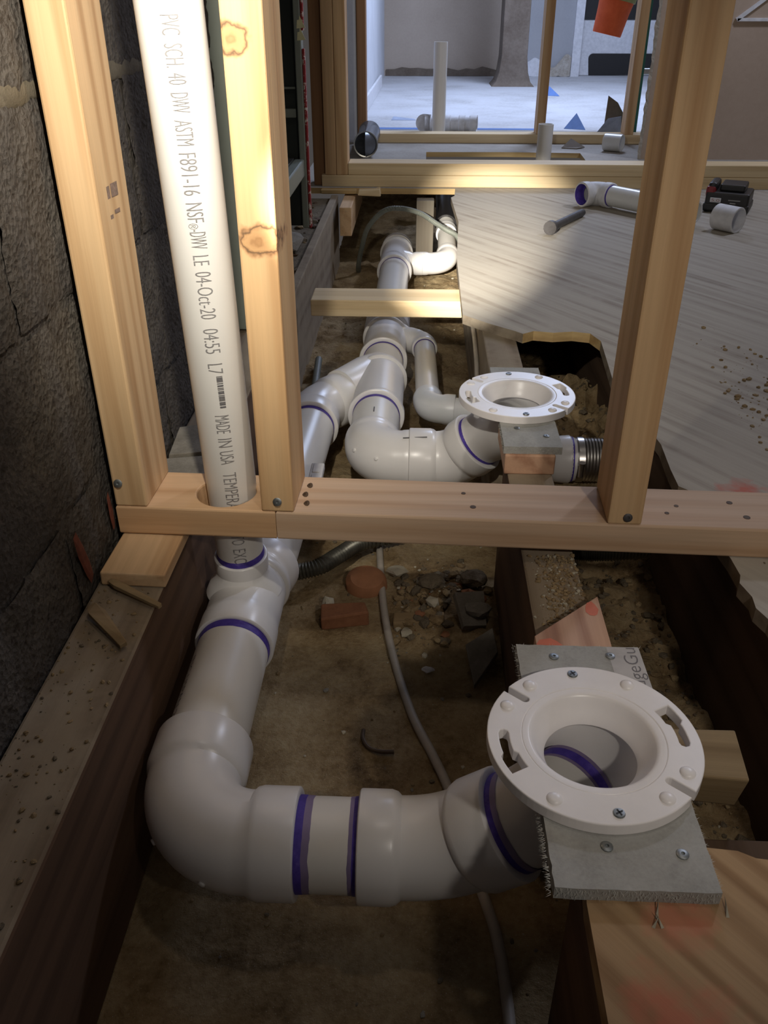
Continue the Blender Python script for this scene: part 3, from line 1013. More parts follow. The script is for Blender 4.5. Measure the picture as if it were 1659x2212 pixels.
nub_on(e1, (-0.1495, 0.612, ZP), 0.072, 214, -14, R3 + 0.004)
nub_on(e1, (-0.1495, 0.612, ZP), 0.072, 250, -12, R3 + 0.004)
d45 = Vector((0.78, -0.10, 0.62)).normalized()
C2 = Vector((0.032, 0.5400, ZP))
e2, f3, f4 = elbow(near, C2, (1, 0, 0), d45, 0.105, 0.041, 0.046, R3, H3, rb=R3 + 0.003, cap1=False)
pipe(near, f2 - Vector((0.03, 0, 0)), f3 + Vector((0.03, 0, 0)), R3)
ring(e2, f3, (-1, 0, 0), R3, 0.0050)
ring(e2, f3, (-1, 0, 0), R3, 0.0085, True, 0.0004)
ring(e2, f4, d45, R3 + 0.0006, 0.0075)
ring(e2, f4, d45, R3 + 0.0008, 0.012, True, 0.0004)
# short bends rising into the flange throats (hollow: one looks down into them)
def throat_bend(parent, face, d, th, with_seam):
    """short hollow bend rising from a socket (open face, direction d) into the flange throat th"""
    q0, q3 = Vector(face), Vector(th)
    q1, q2 = q0 + d * 0.040, q3 - Vector((0, 0, 0.040))
    p = [q0 - d * 0.02]
    for i in range(25):
        t = i / 24
        p.append(q0 * (1 - t) ** 3 + q1 * 3 * t * (1 - t) ** 2 + q2 * 3 * t * t * (1 - t) + q3 * t ** 3)
    n_ = len(p)
    ro = [R3 + 0.0032 * min(1, max(0, (i - 4) / 12)) for i in range(n_)]
    ri = [0.0405 if i < 17 else 0.0420 for i in range(n_)]
    vs, fs = sweep_geo(list(zip(p, ro)), 48)
    v2, f2_ = sweep_geo(list(zip(p, ri)), 48, base=len(vs))
    o = obj('flange_bend', vs + v2, fs + [g[::-1] for g in f2_], M['pvc_fit'], parent, th, smooth=True)
    if with_seam:
        k = with_seam
        sweep('pipe_stub', [[(q, 0.0400) for q in p[:k]]], M['pvc'], o, 48, caps=(False, False))
        dk = (p[k + 1] - p[k - 1]).normalized()
        sweep('primer_ring', [[(p[k] - dk * 0.0048, 0.0392), (p[k] + dk * 0.0048, 0.0392)]], M['primer'], o, 48, caps=(False, False))
        sweep('primer_ring', [[(p[k] - dk * 0.0085, 0.0395), (p[k] + dk * 0.0085, 0.0395)]], M['primer_pale'], o, 48, caps=(False, False))
    return o


near_bend = throat_bend(near, f4, d45, (NC.x, NC.y, 0.0185), 16)

# sanitary tee under the vent stack
tee_y0, tee_y1 = 0.826, 0.965
pth = hub((-0.2215, tee_y0, ZP), (0, 1, 0), 0.046, R3, 0.0500) + [((-0.2215, 0.90, ZP), R3 + 0.004)] + hub((-0.2215, tee_y1, ZP), (0, -1, 0), 0.014, R3, 0.0530, taper=0.004)[::-1]
vx, vy = -0.2245, 0.925
VA = (Vector((-0.2215, 0.845, 0.70)) - Vector((vx, vy, ZP + 0.06))).normalized()
TZ = ZP + 0.077
TF = Vector((vx, vy, ZP + 0.06)) + VA * 0.017
vert = [((vx, vy, ZP + 0.02), R2 + 0.020), ((vx, vy, ZP + 0.036), R2 + 0.013), ((vx, vy, ZP + 0.046), R2 + 0.006), ((vx, vy, ZP + 0.0515), R2 + 0.0035)]
hb = hub(TF, -VA, 0.024, R2, 0.0348, taper=0.006)[::-1]
tee = sweep('tee_fitting', [pth, vert + hb], M['pvc_fit'], near, 48)
ring(tee, (-0.2215, tee_y0, ZP), (0, -1, 0), R3, 0.012)
ring(tee, TF, VA, R2, 0.009)
# slightly angled coupling behind the tee, then the pipe under the plate
dA = Vector((0.020, 0.085, 0)).normalized()
cA = Vector((-0.2205, 0.968, ZP))
cB = cA + dA * 0.046
pth = hub(cA, dA, 0.012, R3, 0.0500, rb=R3 + 0.0045) + hub(cB, -dA, 0.030, R3, 0.0505, rb=R3 + 0.0045)[::-1]
cp = sweep('coupling', [pth], M['pvc_fit'], near, 48)
ring(cp, cB, dA, R3, 0.004)
BR = Vector((-0.198, 1.445, ZP))
pipe(near, cB - dA * 0.02, BR + Vector((0, 0.03, 0)), R3)
e3, f5, f6 = elbow(near, (-0.1985, 1.55, ZP), (0, 1, 0), (0.62, 0.80, 0), 0.10, 0.045, 0.045, R3, H3, name='elbow')
# the branch pipe meets socket f5
ring(e3, f5, (0, -1, 0), R3, 0.010)
ring(e3, f6, (0.62, 0.80, 0), R3, 0.004)

# print on the near run of pipe
def cyl_place(c0, axis, e1_, e2_, r, v0, sgn=1):
    c0, axis, e1_, e2_ = Vector(c0), Vector(axis), Vector(e1_), Vector(e2_)

    def f(s, v):
        a = (v + v0) / r
        return c0 + axis * s + (e1_ * math.cos(a) + e2_ * math.sin(a)) * (r + 0.0005)
    return f


wrap_text('lettering', 'INC USPAN 29', cyl_place((-0.2215, 0.775, ZP), (0, -1, 0), (-0.78, 0, 0.62), (0.62, 0, 0.78), R3, -0.006), 0.105, 0.010, M['ink'], near, (-0.25, 0.72, -0.1))
wrap_text('lettering', 'ORGRESN BLDC', cyl_place((-0.198, 1.43, ZP), (0, -1, 0), (-0.25, 0, 0.97), (0.97, 0, 0.25), R3, -0.012), 0.12, 0.011, M['ink'], near, (-0.2, 1.38, -0.08))

# ---- main drain line along the trench
XM = -0.0748
main = thing('drain_line', 'long white main drain running away along the trench with side branches', 'drain pipe', (XM, 1.9, ZP))
m1, g1, g2 = elbow(main, (XM, 1.303, ZP), (0, -1, 0), (1, 0, 0), 0.052, 0.020, 0.018, R3, R3 + 0.0055)
nub_on(m1, (XM + 0.052, 1.355, ZP), 0.052, 215, 20, R3 + 0.004)
nub_on(m1, (XM + 0.052, 1.355, ZP), 0.052, 245, 20, R3 + 0.004)
pipe(main, (XM, 1.34, ZP), (XM, 2.98, ZP), R3)
dB = Vector((0.66, -0.28, 0.70)).normalized()
m2, g3, g4 = elbow(main, (0.064, 1.303, ZP), (1, 0, 0), dB, 0.062, 0.046, 0.034, R3, H3, rb=R3 + 0.004)
pipe(main, g2 - Vector((0.03, 0, 0)), g3 + Vector((0.03, 0, 0)), R3)
ring(m2, g4, dB, R3, 0.006)
FC = Vector((0.1545, 1.226, 0.053))
FALL = R(-2.2)


def unfall(p):
    dy, dz = p[1] - 1.9, p[2] - ZP
    return Vector((p[0], 1.9 + dy * math.cos(FALL) + dz * math.sin(FALL), ZP - dy * math.sin(FALL) + dz * math.cos(FALL)))


throat_bend(main, g4, dB, unfall((FC.x, FC.y, FC.z - 0.0245)), 0)


def tee_body(parent, y0, y1, name, l0=0.020, l1=0.014, extra=()):
    pth = hub((XM, y0, ZP), (0, 1, 0), l0, R3, H3 + 0.001, taper=0.006, rb=R3 + 0.0052) + hub((XM, y1, ZP), (0, -1, 0), l1, R3, H3 + 0.0025, taper=0.004, rb=R3 + 0.0052)[::-1]
    return sweep(name, [pth] + list(extra), M['pvc_fit'], parent, 48)


# wye 1: the near line joins here
jb = Vector((0.62, 0.80, 0)).normalized()
q0 = f6 - jb * 0.004
q1 = Vector((XM, 1.735, ZP))
br = [(q0, R3 + 0.003), (q0 + jb * 0.02, R3 + 0.004), (q1 - jb * 0.05, R3 + 0.004), (q1, R3 + 0.002)]
w1 = tee_body(main, 1.490, 1.700, 'wye_fitting', extra=[br])
ring(w1, (XM, 1.490, ZP), (0, -1, 0), R3, 0.010)
# wye 2: the small branch leaves to the right
b0 = Vector((XM, 2.02, ZP))
bd = Vector((0.70, -0.62, 0.0)).normalized()
b1 = b0 + bd * 0.092
br = [(b0, R15 + 0.016), (b0 + bd * 0.05, R15 + 0.008), (b0 + bd * 0.062, R15 + 0.004)] + hub(b1, -bd, 0.026, R15, H15)[::-1]
w2 = tee_body(main, 1.812, 1.985, 'wye_fitting', extra=[br])
ring(w2, (XM, 1.812, ZP), (0, -1, 0), R3, 0.007)
col = sweep('coupling', [hub((XM, 2.03, ZP), (0, 1, 0), 0.05, R3, H3 + 0.003, rb=R3 + 0.006) + hub((XM, 2.13, ZP), (0, -1, 0), 0.05, R3, H3 + 0.003, rb=R3 + 0.006)[::-1]], M['pvc_fit'], main, 48)
# far tee with the branch that turns up to the black pipe
b2 = [((XM, 2.775, ZP), R2 + 0.018), ((XM + 0.045, 2.775, ZP), R2 + 0.008), ((XM + 0.054, 2.775, ZP), R2 + 0.004)] + hub((XM + 0.088, 2.775, ZP), (-1, 0, 0), 0.03, R2, H2)[::-1]
w3 = tee_body(main, 2.655, 2.925, 'tee_fitting', extra=[b2])
ring(w3, (XM, 2.655, ZP), (0, -1, 0), R3, 0.005)
sweep('end_cap', [[((XM, 2.97, ZP), R3), ((XM, 2.971, ZP), H3), ((XM, 3.00, ZP), H3), ((XM, 3.01, ZP), H3 - 0.012)]], M['pvc_fit'], main, 40)
m4, g5, g6 = elbow(main, (0.0935, 2.777, ZP), (1, 0, 0), (0, 0.987, 0.16), 0.062, 0.030, 0.028, R2, H2, mat=M['pvc_fit'])
pipe(main, (XM + 0.07, 2.776, ZP), g5 + Vector((0.01, 0, 0)), R2)
ring(m4, g5, (-1, 0, 0), R2, 0.003, True)
up = Vector((0, 0.987, 0.16)).normalized()
k1 = g6 + up * 0.17
pipe(main, g6 - up * 0.01, g6 + up * 0.27, R2)
c5 = sweep('coupling', [hub(k1, up, 0.03, R2, H2) + hub(k1 + up * 0.001 + up * 0.045, -up, 0.03, R2, H2)[::-1]], M['pvc_fit'], main, 40)
ring(c5, k1 + up * 0.045, up, R2, 0.006)
# small branch: elbow, pipe, elbow back to the closet bend
m5, g7, g8 = elbow(main, b1 + bd * 0.030, bd, (0.03, -1, 0), 0.035, 0.020, 0.024, R15, H15)
ring(m5, b1 + bd * 0.004, -bd, R15 + 0.0045, 0.004)
ring(m5, g8, (0.03, -1, 0), R15, 0.005)
pe = Vector((g8.x + 0.006, 1.60, ZP))
pipe(main, g8 + Vector((0, 0.01, 0)), pe, R15, name='branch_pipe')
m6, g9, g10 = elbow(main, (pe.x + 0.002, 1.535, ZP), (0.03, -1, 0), (1, -0.12, 0.0), 0.03, 0.028, 0.026, R15, H15, mat=M['pvc_cool'])
pipe(main, g10 - Vector((0.01, 0, 0)), g10 + Vector((0.04, -0.02, 0.006)), R15, M['pvc_cool'], name='branch_pipe')
# pencil alignment marks
for (p0, p1) in (((XM, 1.425, ZP + R3 + 0.0006), (XM, 1.405, ZP + R3 + 0.0006)), ((-0.020, 1.285, ZP + 0.0468), (0.020, 1.283, ZP + 0.0500))):
    sweep('pencil_mark', [[(p0, 0.0012), (p1, 0.0012)]], M['ink'], main, 6)

# black plastic pipe beyond, going on under the floor
main.rotation_euler.x = FALL
up2 = Matrix.Rotation(FALL, 3, 'X') @ up
kb = Vector(main.location) + Matrix.Rotation(FALL, 3, 'X') @ (g6 + up * 0.262 - Vector(main.location))
up = up2
tag(sweep('black_pipe', [[(kb, R2 + 0.001), (kb, R2 + 0.0075), (kb + up * 0.06, R2 + 0.0075), (kb + up * 0.061, R2 + 0.004), (kb + up * 0.55, R2 + 0.004)]], M['abs'], None, 32), 'black plastic pipe sleeved over the white pipe end under the far plate', 'pipe')

# ---- vent stack
vb, vt = TF - VA * 0.018, Vector((-0.2215, 0.845, 0.70))
vent = thing('vent_pipe', 'tall white vent pipe with printed lettering rising through the near plate', 'pipe', vb)
pipe(vent, vb, vt, R2, M['pvc'])
E1 = Vector((0.235, -0.97, 0))
E1 = (E1 - VA * E1.dot(VA)).normalized()
E2 = VA.cross(E1) * 1.0
if E2.x < 0:
    E2 = -E2


def on_vent(ztop):
    t = (ztop - vb.z) / VA.z
    return cyl_place(vb + VA * t, -VA, E1, E2, R2, -0.0085)


# heights of the start and end of each word along the stack
TXT = [('PVC', 0.5630, 0.5480), ('SCH.', 0.5413, 0.5229), ('40', 0.5186, 0.5094), ('DWV', 0.5027, 0.4865), ('ASTM', 0.4803, 0.4587), ('F891-16', 0.4520, 0.4141), ('NSF', 0.4068, 0.3886), ('\u00ae', 0.3876, 0.3822),
       ('-DWV', 0.3815, 0.3628), ('LE', 0.3559, 0.3460), ('04-Oct-20', 0.3393, 0.2892), ('04:55', 0.2780, 0.2500), ('L7', 0.2375, 0.2259), ('MADE', 0.1737, 0.1508), ('IN', 0.1435, 0.1323), ('USA', 0.1267, 0.1088),
       ('TEMPERATURE', 0.0965, 0.0143), ('TO', 0.0029, -0.0119), ('EXCEED', -0.0193, -0.0640)]
for s, z0, z1 in TXT:
    ln = (z0 - z1) / abs(VA.z)
    hh = 0.0162 if s != '\u00ae' else 0.009
    w = wrap_text('lettering', s, on_vent(z0), ln, hh, M['ink_pale'], vent, (vx, vy - 0.03, (z0 + z1) / 2))
# barcode
vs, fs = [], []
pl = on_vent(0.2225)
ss = 0.0
while ss < 0.0405:
    wd_ = rnd.choice((0.0006, 0.0009, 0.0014, 0.0020))
    b_ = len(vs)
    for j in range(5):
        v_ = 0.0075 + 0.0065 * j / 4
        vs += [pl(ss, v_), pl(ss + wd_, v_)]
    fs += [(b_ + 2 * j, b_ + 2 * j + 1, b_ + 2 * j + 3, b_ + 2 * j + 2) for j in range(4)]
    ss += wd_ + rnd.choice((0.0006, 0.0009, 0.0014))
obj('barcode', vs, fs, M['ink'], vent, (vx, vy - 0.03, 0.2))

# ---- stainless banded coupling and white end right of the second flange
ck = thing('banded_coupling', 'stainless banded coupling on a white pipe end right of the far flange', 'coupling', (0.28, 1.315, -0.11))
zc = -0.105
sweep('pipe_end', [[((0.215, 1.315, zc), 0.026), ((0.228, 1.315, zc), 0.034), ((0.240, 1.315, zc), 0.0395), ((0.262, 1.315, zc), 0.0415), ((0.264, 1.315, zc), 0.0395), ((0.275, 1.315, zc), 0.036)]], M['pvc_fit'], ck, 36)
ring(ck, (0.262, 1.315, zc), (1, 0, 0), 0.0385, 0.006)
sh = []
for i in range(34):
    x = 0.272 + 0.088 * i / 33
    sh.append(((x, 1.315, zc), 0.0365 + (0.0012 if i % 2 else 0)))
sweep('steel_sleeve', [sh], M['steel'], ck, 36)
for x in (0.280, 0.345):
    bnd = sweep('hose_clamp', [[((x - 0.005, 1.315, zc), 0.0378), ((x - 0.005, 1.315, zc), 0.0386), ((x + 0.005, 1.315, zc), 0.0386), ((x + 0.005, 1.315, zc), 0.0378)]], M['steel'], ck, 36)
    sweep('clamp_screw', [[((x - 0.002, 1.272, zc + 0.010), 0.0048), ((x - 0.002, 1.272, zc - 0.010), 0.0048)], [((x - 0.002, 1.272, zc + 0.010), 0.0062), ((x - 0.002, 1.272, zc + 0.016), 0.0062)]], M['steel'], bnd, 10)

# ------------------------------------------------------------------ closet flanges
def flange(label, C, th, rot, zb):
    f = thing('closet_flange', label, 'toilet flange', C)
    Rr = 0.0885
    NO = 96
    rot = R(rot)

    def P(r, a):
        return (C.x + r * math.cos(a + rot), C.y + r * math.sin(a + rot))
    out = []
    hw = 0.0036
    notch = [R(0), R(180)]
    for k in range(NO):
        a = 2 * math.pi * k / NO
        hit = None
        for na in notch:
            d = (a - na + math.pi) % (2 * math.pi) - math.pi
            if abs(d) < 0.055:
                hit = na
        if hit is None:
            out.append(P(Rr, a))
        elif abs((a - hit + math.pi) % (2 * math.pi) - math.pi) < 0.02:
            da = hw / Rr
            di = hw / (Rr - 0.020)
            out.append(P(Rr, hit - da))
            out.append(P(Rr - 0.020, hit - di))
            for q in range(1, 6):
                g = math.pi * q / 6
                out.append(P(Rr - 0.020 - hw * math.sin(g), hit - di * math.cos(g)))
            out.append(P(Rr - 0.020, hit + di))
            out.append(P(Rr, hit + da))
    holes = []

    def keyhole(a0, a1, a2):
        """narrow from a0 to a1, wide from a1 to a2 (degrees)"""
        top, bot = [], []
        for k in range(13):
            a = R(a0 + (a2 - a0) * k / 12)
            wdt = 0.0042 if (a0 + (a2 - a0) * k / 12 - a1) * (1 if a2 > a0 else -1) < 0 else 0.0074
            rc = 0.0745
            top.append(P(rc + wdt, a))
            bot.append(P(rc - wdt, a))
        lo_r = []
        for q in range(1, 4):
            g = math.pi * q / 4
            s_ = -1 if a2 > a0 else 1
            lo_r.append(P(0.0745 - 0.0042 * math.cos(g), R(a0) + s_ * 0.0042 * math.sin(g) / 0.0745))
        pts = top + bot[::-1] + lo_r
        return pts
    holes.append(keyhole(38, 55, 70))
    holes.append(keyhole(218, 235, 250))
    cen = [P(0.0595, 2 * math.pi * k / 72) for k in range(72)]
    body = prism('flange_ring', out, C.z - th, C.z, M['flange'], f, holes + [cen], bevel=0.0010, origin=C)
    for pl_ in body.data.polygons:
        pl_.use_smooth = False
    # bowl: flat inner ring, rounded lip, throat
    pth = [((C.x, C.y, C.z - th + 0.001), 0.0600), ((C.x, C.y, C.z - 0.0012), 0.0600), ((C.x, C.y, C.z - 0.0002), 0.0590), ((C.x, C.y, C.z - 0.0002), 0.0545), ((C.x, C.y, C.z - 0.0008), 0.0525), ((C.x, C.y, C.z - 0.0028), 0.0510), ((C.x, C.y, C.z - 0.006), 0.0492), ((C.x, C.y, C.z - 0.010), 0.0468),
           ((C.x, C.y, C.z - 0.014), 0.0442), ((C.x, C.y, C.z - 0.018), 0.0414), ((C.x, C.y, C.z - 0.0215), 0.0395), ((C.x, C.y, C.z - 0.0235), 0.0388), ((C.x, C.y, C.z - 0.0255), 0.0400), ((C.x, C.y, C.z - 0.026), 0.0500), ((C.x, C.y, C.z - 0.018), 0.0530), ((C.x, C.y, C.z - th + 0.001), 0.0560)]
    vs, fs = [], []
    NN = 72
    for p, r in pth:
        for k in range(NN):
            a = 2 * math.pi * k / NN
            vs.append((p[0] + r * math.cos(a), p[1] + r * math.sin(a), p[2]))
    for i in range(len(pth)):
        i2 = (i + 1) % len(pth)
        for k in range(NN):
            k2 = (k + 1) % NN
            fs.append((i * NN + k, i * NN + k2, i2 * NN + k2, i2 * NN + k))
    obj('bowl', vs, fs, M['flange'], f, C, smooth=True)
    # groove between ring and bowl is the gap; countersunk holes with plugs
    for a in (-13, 13, 167, 193, 98, 278):
        x, y = P(0.0770, R(a))
        q = Vector((x, y, C.z))
        sweep('screw_plug', [[(q + Vector((0, 0, -0.001)), 0.0066), (q + Vector((0, 0, 0.0004)), 0.0064), (q + Vector((0, 0, 0.0017)), 0.0052), (q + Vector((0, 0, 0.0025)), 0.0034), (q + Vector((0, 0, 0.0028)), 0.0014)]], M['flange'], f, 20)
    for a in (-45.5, 134.5):
        x, y = P(0.0778, R(a))
        q = Vector((x, y, C.z + 0.0003))
        s = sweep('screw', [[(q - Vector((0, 0, 0.002)), 0.004), (q, 0.0048), (q + Vector((0, 0, 0.0012)), 0.0042), (q + Vector((0, 0, 0.0014)), 0.0022)]], M['zinc'], f, 16)
        for g in (0.5, 0.5 + math.pi / 2):
            d = Vector((math.cos(g), math.sin(g), 0))
            e = Vector((-d.y, d.x, 0))
            zt = Vector((0, 0, 0.00165))
            obj('cross_slot', [q + d * 0.003 + e * 0.0006 + zt, q + d * 0.003 - e * 0.0006 + zt, q - d * 0.003 - e * 0.0006 + zt, q - d * 0.003 + e * 0.0006 + zt], [(0, 1, 2, 3)], M['black'], s, q)
    return f


flange('large white toilet flange nearest the camera, screwed to cement board', NC, 0.0113, 140, 0.031)
flange('white toilet flange farther off, behind the near bottom plate', FC, 0.0115, 140, 0.041)


def ragged(x0, x1, y0, y1, step=0.006, amp=0.0009, seed=0, skew=0.0):
    pts = []
    for (ax, ay, bx, by) in ((x0, y0, x1, y0), (x1, y0, x1 + skew, y1), (x1 + skew, y1, x0 + skew, y1), (x0 + skew, y1, x0, y0)):
        L = math.hypot(bx - ax, by - ay)
        k = max(2, int(L / step))
        for i in range(k):
            t = i / k
            pts.append((ax + (bx - ax) * t + amp * noise.noise(Vector((ax + t * 40, seed, 0))), ay + (by - ay) * t + amp * noise.noise(Vector((ay + t * 40, seed, 5)))))
    return pts


def fringe(parent, edges, z, n, ln, seed):
    """frayed glass-mesh fibres along cut edges"""
    r_ = random.Random(seed)
    vs, fs = [], []
    for (ax, ay, bx, by, nx, ny) in edges:
        L = math.hypot(bx - ax, by - ay)
        for i in range(int(n * L / 0.1)):
            t = r_.random()
            p = Vector((ax + (bx - ax) * t, ay + (by - ay) * t, z + r_.uniform(-0.010, -0.0005)))
            d = Vector((nx + r_.uniform(-0.7, 0.7) * abs(ny) * 1 + r_.uniform(-0.3, 0.3), ny + r_.uniform(-0.7, 0.7) * abs(nx), r_.uniform(-0.5, 0.35))).normalized() * r_.uniform(0.3, 1) * ln
            e = Vector((-d.y, d.x, 0)).normalized() * 0.0003
            u = Vector((0, 0, 0.0003))
            b = len(vs)
            vs += [p - d * 0.3 - e, p - d * 0.3 + e, p - d * 0.3 + u, p + d]
            fs += [(b, b + 1, b + 3), (b + 1, b + 2, b + 3), (b + 2, b, b + 3)]
    return tag(obj('mesh_fringe', vs, fs, M['fibre'], parent, (edges[0][0], edges[0][1], z)), kind='stuff')


BX0, BX1, BY0, BY1 = 0.0985, 0.222, 0.388, 0.6545
cut = [(NC.x + 0.0545 * math.cos(k * math.pi / 20), NC.y + 0.0545 * math.sin(k * math.pi / 20)) for k in range(40)]
cb = prism('cement_board', ragged(BX0 + 0.007, BX1 + 0.001, BY0, BY1, skew=-0.003, seed=3), 0.0192, 0.0315, M['cement'], None, [cut[::-1]])
tag(cb, 'grey cement board pad with frayed edges under the near flange', 'cement board')
obj('label_band', [(0.1915, 0.580, 0.03165), (BX1 - 0.0005, 0.580, 0.03165), (BX1 - 0.0015, BY1 - 0.0008, 0.03165), (0.1895, BY1 - 0.0008, 0.03165)], [(0, 1, 2, 3)], M['cement_white'], cb, (0.2, 0.6, 0.0316))
fringe(cb, [(BX0 + 0.004, BY0, BX0 + 0.004, BY1, -1, 0), (BX0, BY1, BX0 + 0.05, BY1, 0, 1), (BX0 + 0.05, BY1, BX1, BY1, 0, 0.4), (BX0 + 0.007, BY0, BX1, BY0, 0, -1), (BX1 + 0.001, BY0, BX1, 0.48, 1, 0)], 0.0315, 190, 0.0042, 5)


def flat_text(name, s, x, y0, y1, h, z, mat, parent):
    return wrap_text(name, s, lambda a, v: Vector((x - v, y0 + a, z)), y1 - y0, h, mat, parent, (x, y0, z))


flat_text('lettering', 'EdgeGu', 0.2165, 0.5880, 0.6530, 0.0135, 0.0319, plain('grey print', (0.17, 0.16, 0.17), 0.8), cb)
for (x, y) in ((0.137, 0.637), (0.191, 0.640), (0.128, 0.432 - 0.016), (0.1485, 0.4235), (0.203, 0.419), (0.185, 0.652)):
    if x == 0.128 or x == 0.185:
        continue
    screw(cb, (x, y, 0.0318), (0, 0, 1), 0.0046, M['zinc'])

blk = board('wood_block', 'short block with orange end grain under the far cement board', 'block', (0.125, 1.062, 0.0), (0.195, 1.175, 0.0300), M['wedge'], 0.002)
board('wood_block', 'small wood block under the back edge of the far flange', 'block', (0.128, 1.305, 0.0), (0.192, 1.36, 0.0300), M['scrap'], 0.002)
cb2 = prism('cement_board', ragged(0.123, 0.2035, 1.066, 1.183, seed=8), 0.0302, 0.0413, M['cement'], None)
tag(cb2, 'narrow grey cement board strip on the end-grain block before the far flange', 'cement board')
cb3 = prism('cement_board', ragged(0.123, 0.2035, 1.283, 1.362, seed=18), 0.0302, 0.0413, M['cement'], None)
tag(cb3, 'narrow grey cement board strip behind the far flange', 'cement board')
fringe(cb2, [(0.1235, 1.066, 0.1235, 1.18, -1, 0), (0.203, 1.066, 0.203, 1.18, 1, 0), (0.123, 1.066, 0.203, 1.066, 0, -1)], 0.0412, 110, 0.0035, 9)
for (x, y) in ((0.146, 1.125), (0.185, 1.10), (0.158, 1.335)):
    screw(cb2 if y < 1.2 else cb3, (x, y, 0.0415), (0, 0, 1), 0.0045, M['zinc'])

# ------------------------------------------------------------------ cables and conduits
def tube(name, label, cat, pts, r, mat, n=12, k=10, ribs=0, amp=0.0):
    P = smooth_path(pts, k)
    if ribs:
        Q = []
        for i, p in enumerate(P):
            Q.append((p, r + (amp if i % 2 else -amp)))
    else:
        Q = [(p, r) for p in P]
    return tag(sweep(name, [Q], mat, None, n, origin=P[0]), label, cat)


ca = [(-0.065, 1.34), (-0.057, 1.222), (-0.044, 1.065), (-0.024, 0.936), (0.003, 0.827), (0.030, 0.756), (0.048, 0.704), (0.066, 0.63), (0.080, 0.566), (0.092, 0.515), (0.097, 0.434), (0.098, 0.30), (0.10, 0.15)]
tube('electric_cable', 'pale grey electric cable snaking over the dirt under the near drain', 'cable', [(x, y, height_ground(x, y) + 0.0045) for x, y in ca], 0.0058, M['cable'])
tube('flexible_conduit', 'dark ribbed conduit curving right of the tee under the plate', 'conduit', [(-0.235, 1.13, -0.212), (-0.191, 1.105, -0.205), (-0.150, 1.108, -0.198), (-0.117, 1.146, -0.198), (-0.085, 1.19, -0.203), (-0.02, 1.23, -0.21)], 0.0125, M['conduit'], 16, 18, 1, 0.0014)
tube('flexible_conduit', 'dark ribbed conduit under the plate right of the dusty joist', 'conduit', [(0.199, 1.10, -0.15), (0.248, 1.096, -0.15), (0.294, 1.098, -0.15), (0.36, 1.11, -0.152)], 0.013, M['conduit'], 16, 26, 1, 0.0014)
tube('flexible_conduit', 'grey green conduit arching over the far end of the main drain', 'conduit', [(-0.205, 2.93, -0.232), (-0.200, 2.87, -0.19), (-0.186, 2.83, -0.125), (-0.163, 2.80, -0.055), (-0.112, 2.79, 0.010 - 0.012), (-0.056, 2.78, 0.0200 - 0.012), (0.002, 2.75, 0.0), (0.046, 2.71, -0.018), (0.082, 2.68, -0.033), (0.112, 2.66, -0.045), (0.128, 2.66, -0.07)], 0.0075, M['hose'], 14, 22, 1, 0.0005)
tube('electric_cable', 'thin grey cable along the old joist left of the far flange', 'cable', [(0.03, 2.52, -0.228), (0.06, 2.42, -0.205), (0.105, 2.2, -0.10), (0.121, 1.9, -0.055), (0.124, 1.72, -0.070), (0.1235, 1.64, -0.10), (0.122, 1.60, -0.14)], 0.0048, M['cable'])
tube('rigid_conduit', 'grey green pipe on the dirt beside the left joist', 'conduit', [(-0.245, 2.03, -0.205), (-0.238, 1.88, -0.213), (-0.232, 1.74, -0.216), (-0.225, 1.62, -0.218)], 0.0088, M['hose'], 14)

# ------------------------------------------------------------------ things on the plywood and beyond
def loose_elbow():
    t = thing('pipe_with_elbow', 'loose white pipe with a purple-mouthed elbow on the plywood by the far plate', 'pipe', (0.55, 2.80, 0.019))
    zc_ = 0.019 + H2
    d2 = Vector((0.64, -0.77, 0)).normalized()
    d1 = Vector((0.87, 0.50, 0)).normalized()
    cor = Vector((0.545, 2.800, zc_))
    e, fa, fb = elbow(t, cor, d1, d2, 0.035, 0.030, 0.028, R2, H2, mat=M['white'], cap0=False)
    # purple inside of the open mouth
    vs, fs = sweep_geo([(fa - d1 * 0.0006, R2 + 0.0005), (fa + d1 * 0.0008, R2 - 0.0002), (fa + d1 * 0.028, R2 - 0.001), (fa + d1 * 0.0285, R2 - 0.006)], 32)
    obj('primer_mouth', vs, fs, M['primer'], e, fa, smooth=True)
    ring(e, fb, d2, R2, 0.004)
    pipe(t, fb - d2 * 0.01, fb + d2 * 0.30, R2, M['pvc_cool'], wall=0.004)
    return t


loose_elbow()
ba, bb_ = Vector((0.352, 2.395, 0.0385)), Vector((0.480, 2.640, 0.0300))
bdv = (bb_ - ba).normalized()
tag(sweep('steel_bolt', [[(ba, 0.0185), (ba + bdv * 0.016, 0.0185), (ba + bdv * 0.0165, 0.0108), (bb_ - bdv * 0.01, 0.0108), (bb_, 0.009)]], M['bolt'], None, 14), 'dark steel bolt lying on the plywood with its head towards the camera', 'bolt')


def coupling_piece(label, c, d, r, ln, mat, name='pipe_coupling'):
    c, d = Vector(c), Vector(d).normalized()
    t = tag(sweep(name, [[(c, r - 0.005), (c, r - 0.001), (c + d * 0.001, r), (c + d * (ln - 0.001), r), (c + d * ln, r - 0.001), (c + d * ln, r - 0.005), (c + d * (ln / 2), r - 0.006), (c, r - 0.005)]], mat, None, 36, caps=(False, False)), label, 'coupling')
    return t


coupling_piece('white pipe coupling lying beside the black tool battery', (0.866, 2.440, 0.019 + 0.034), (-0.62, 0.78, 0), 0.034, 0.068, M['white'])
coupling_piece('white pipe coupling lying in front of the third plate', (0.835, 3.88, 0.019 + 0.034), (-0.85, 0.52, 0), 0.034, 0.075, M['pvc_cool'])

# cordless tool battery
bt = thing('tool_battery', 'black and red cordless tool battery pack on the plywood', 'battery', (0.93, 2.74, 0.019))
bt.rotation_euler.z = R(-24)


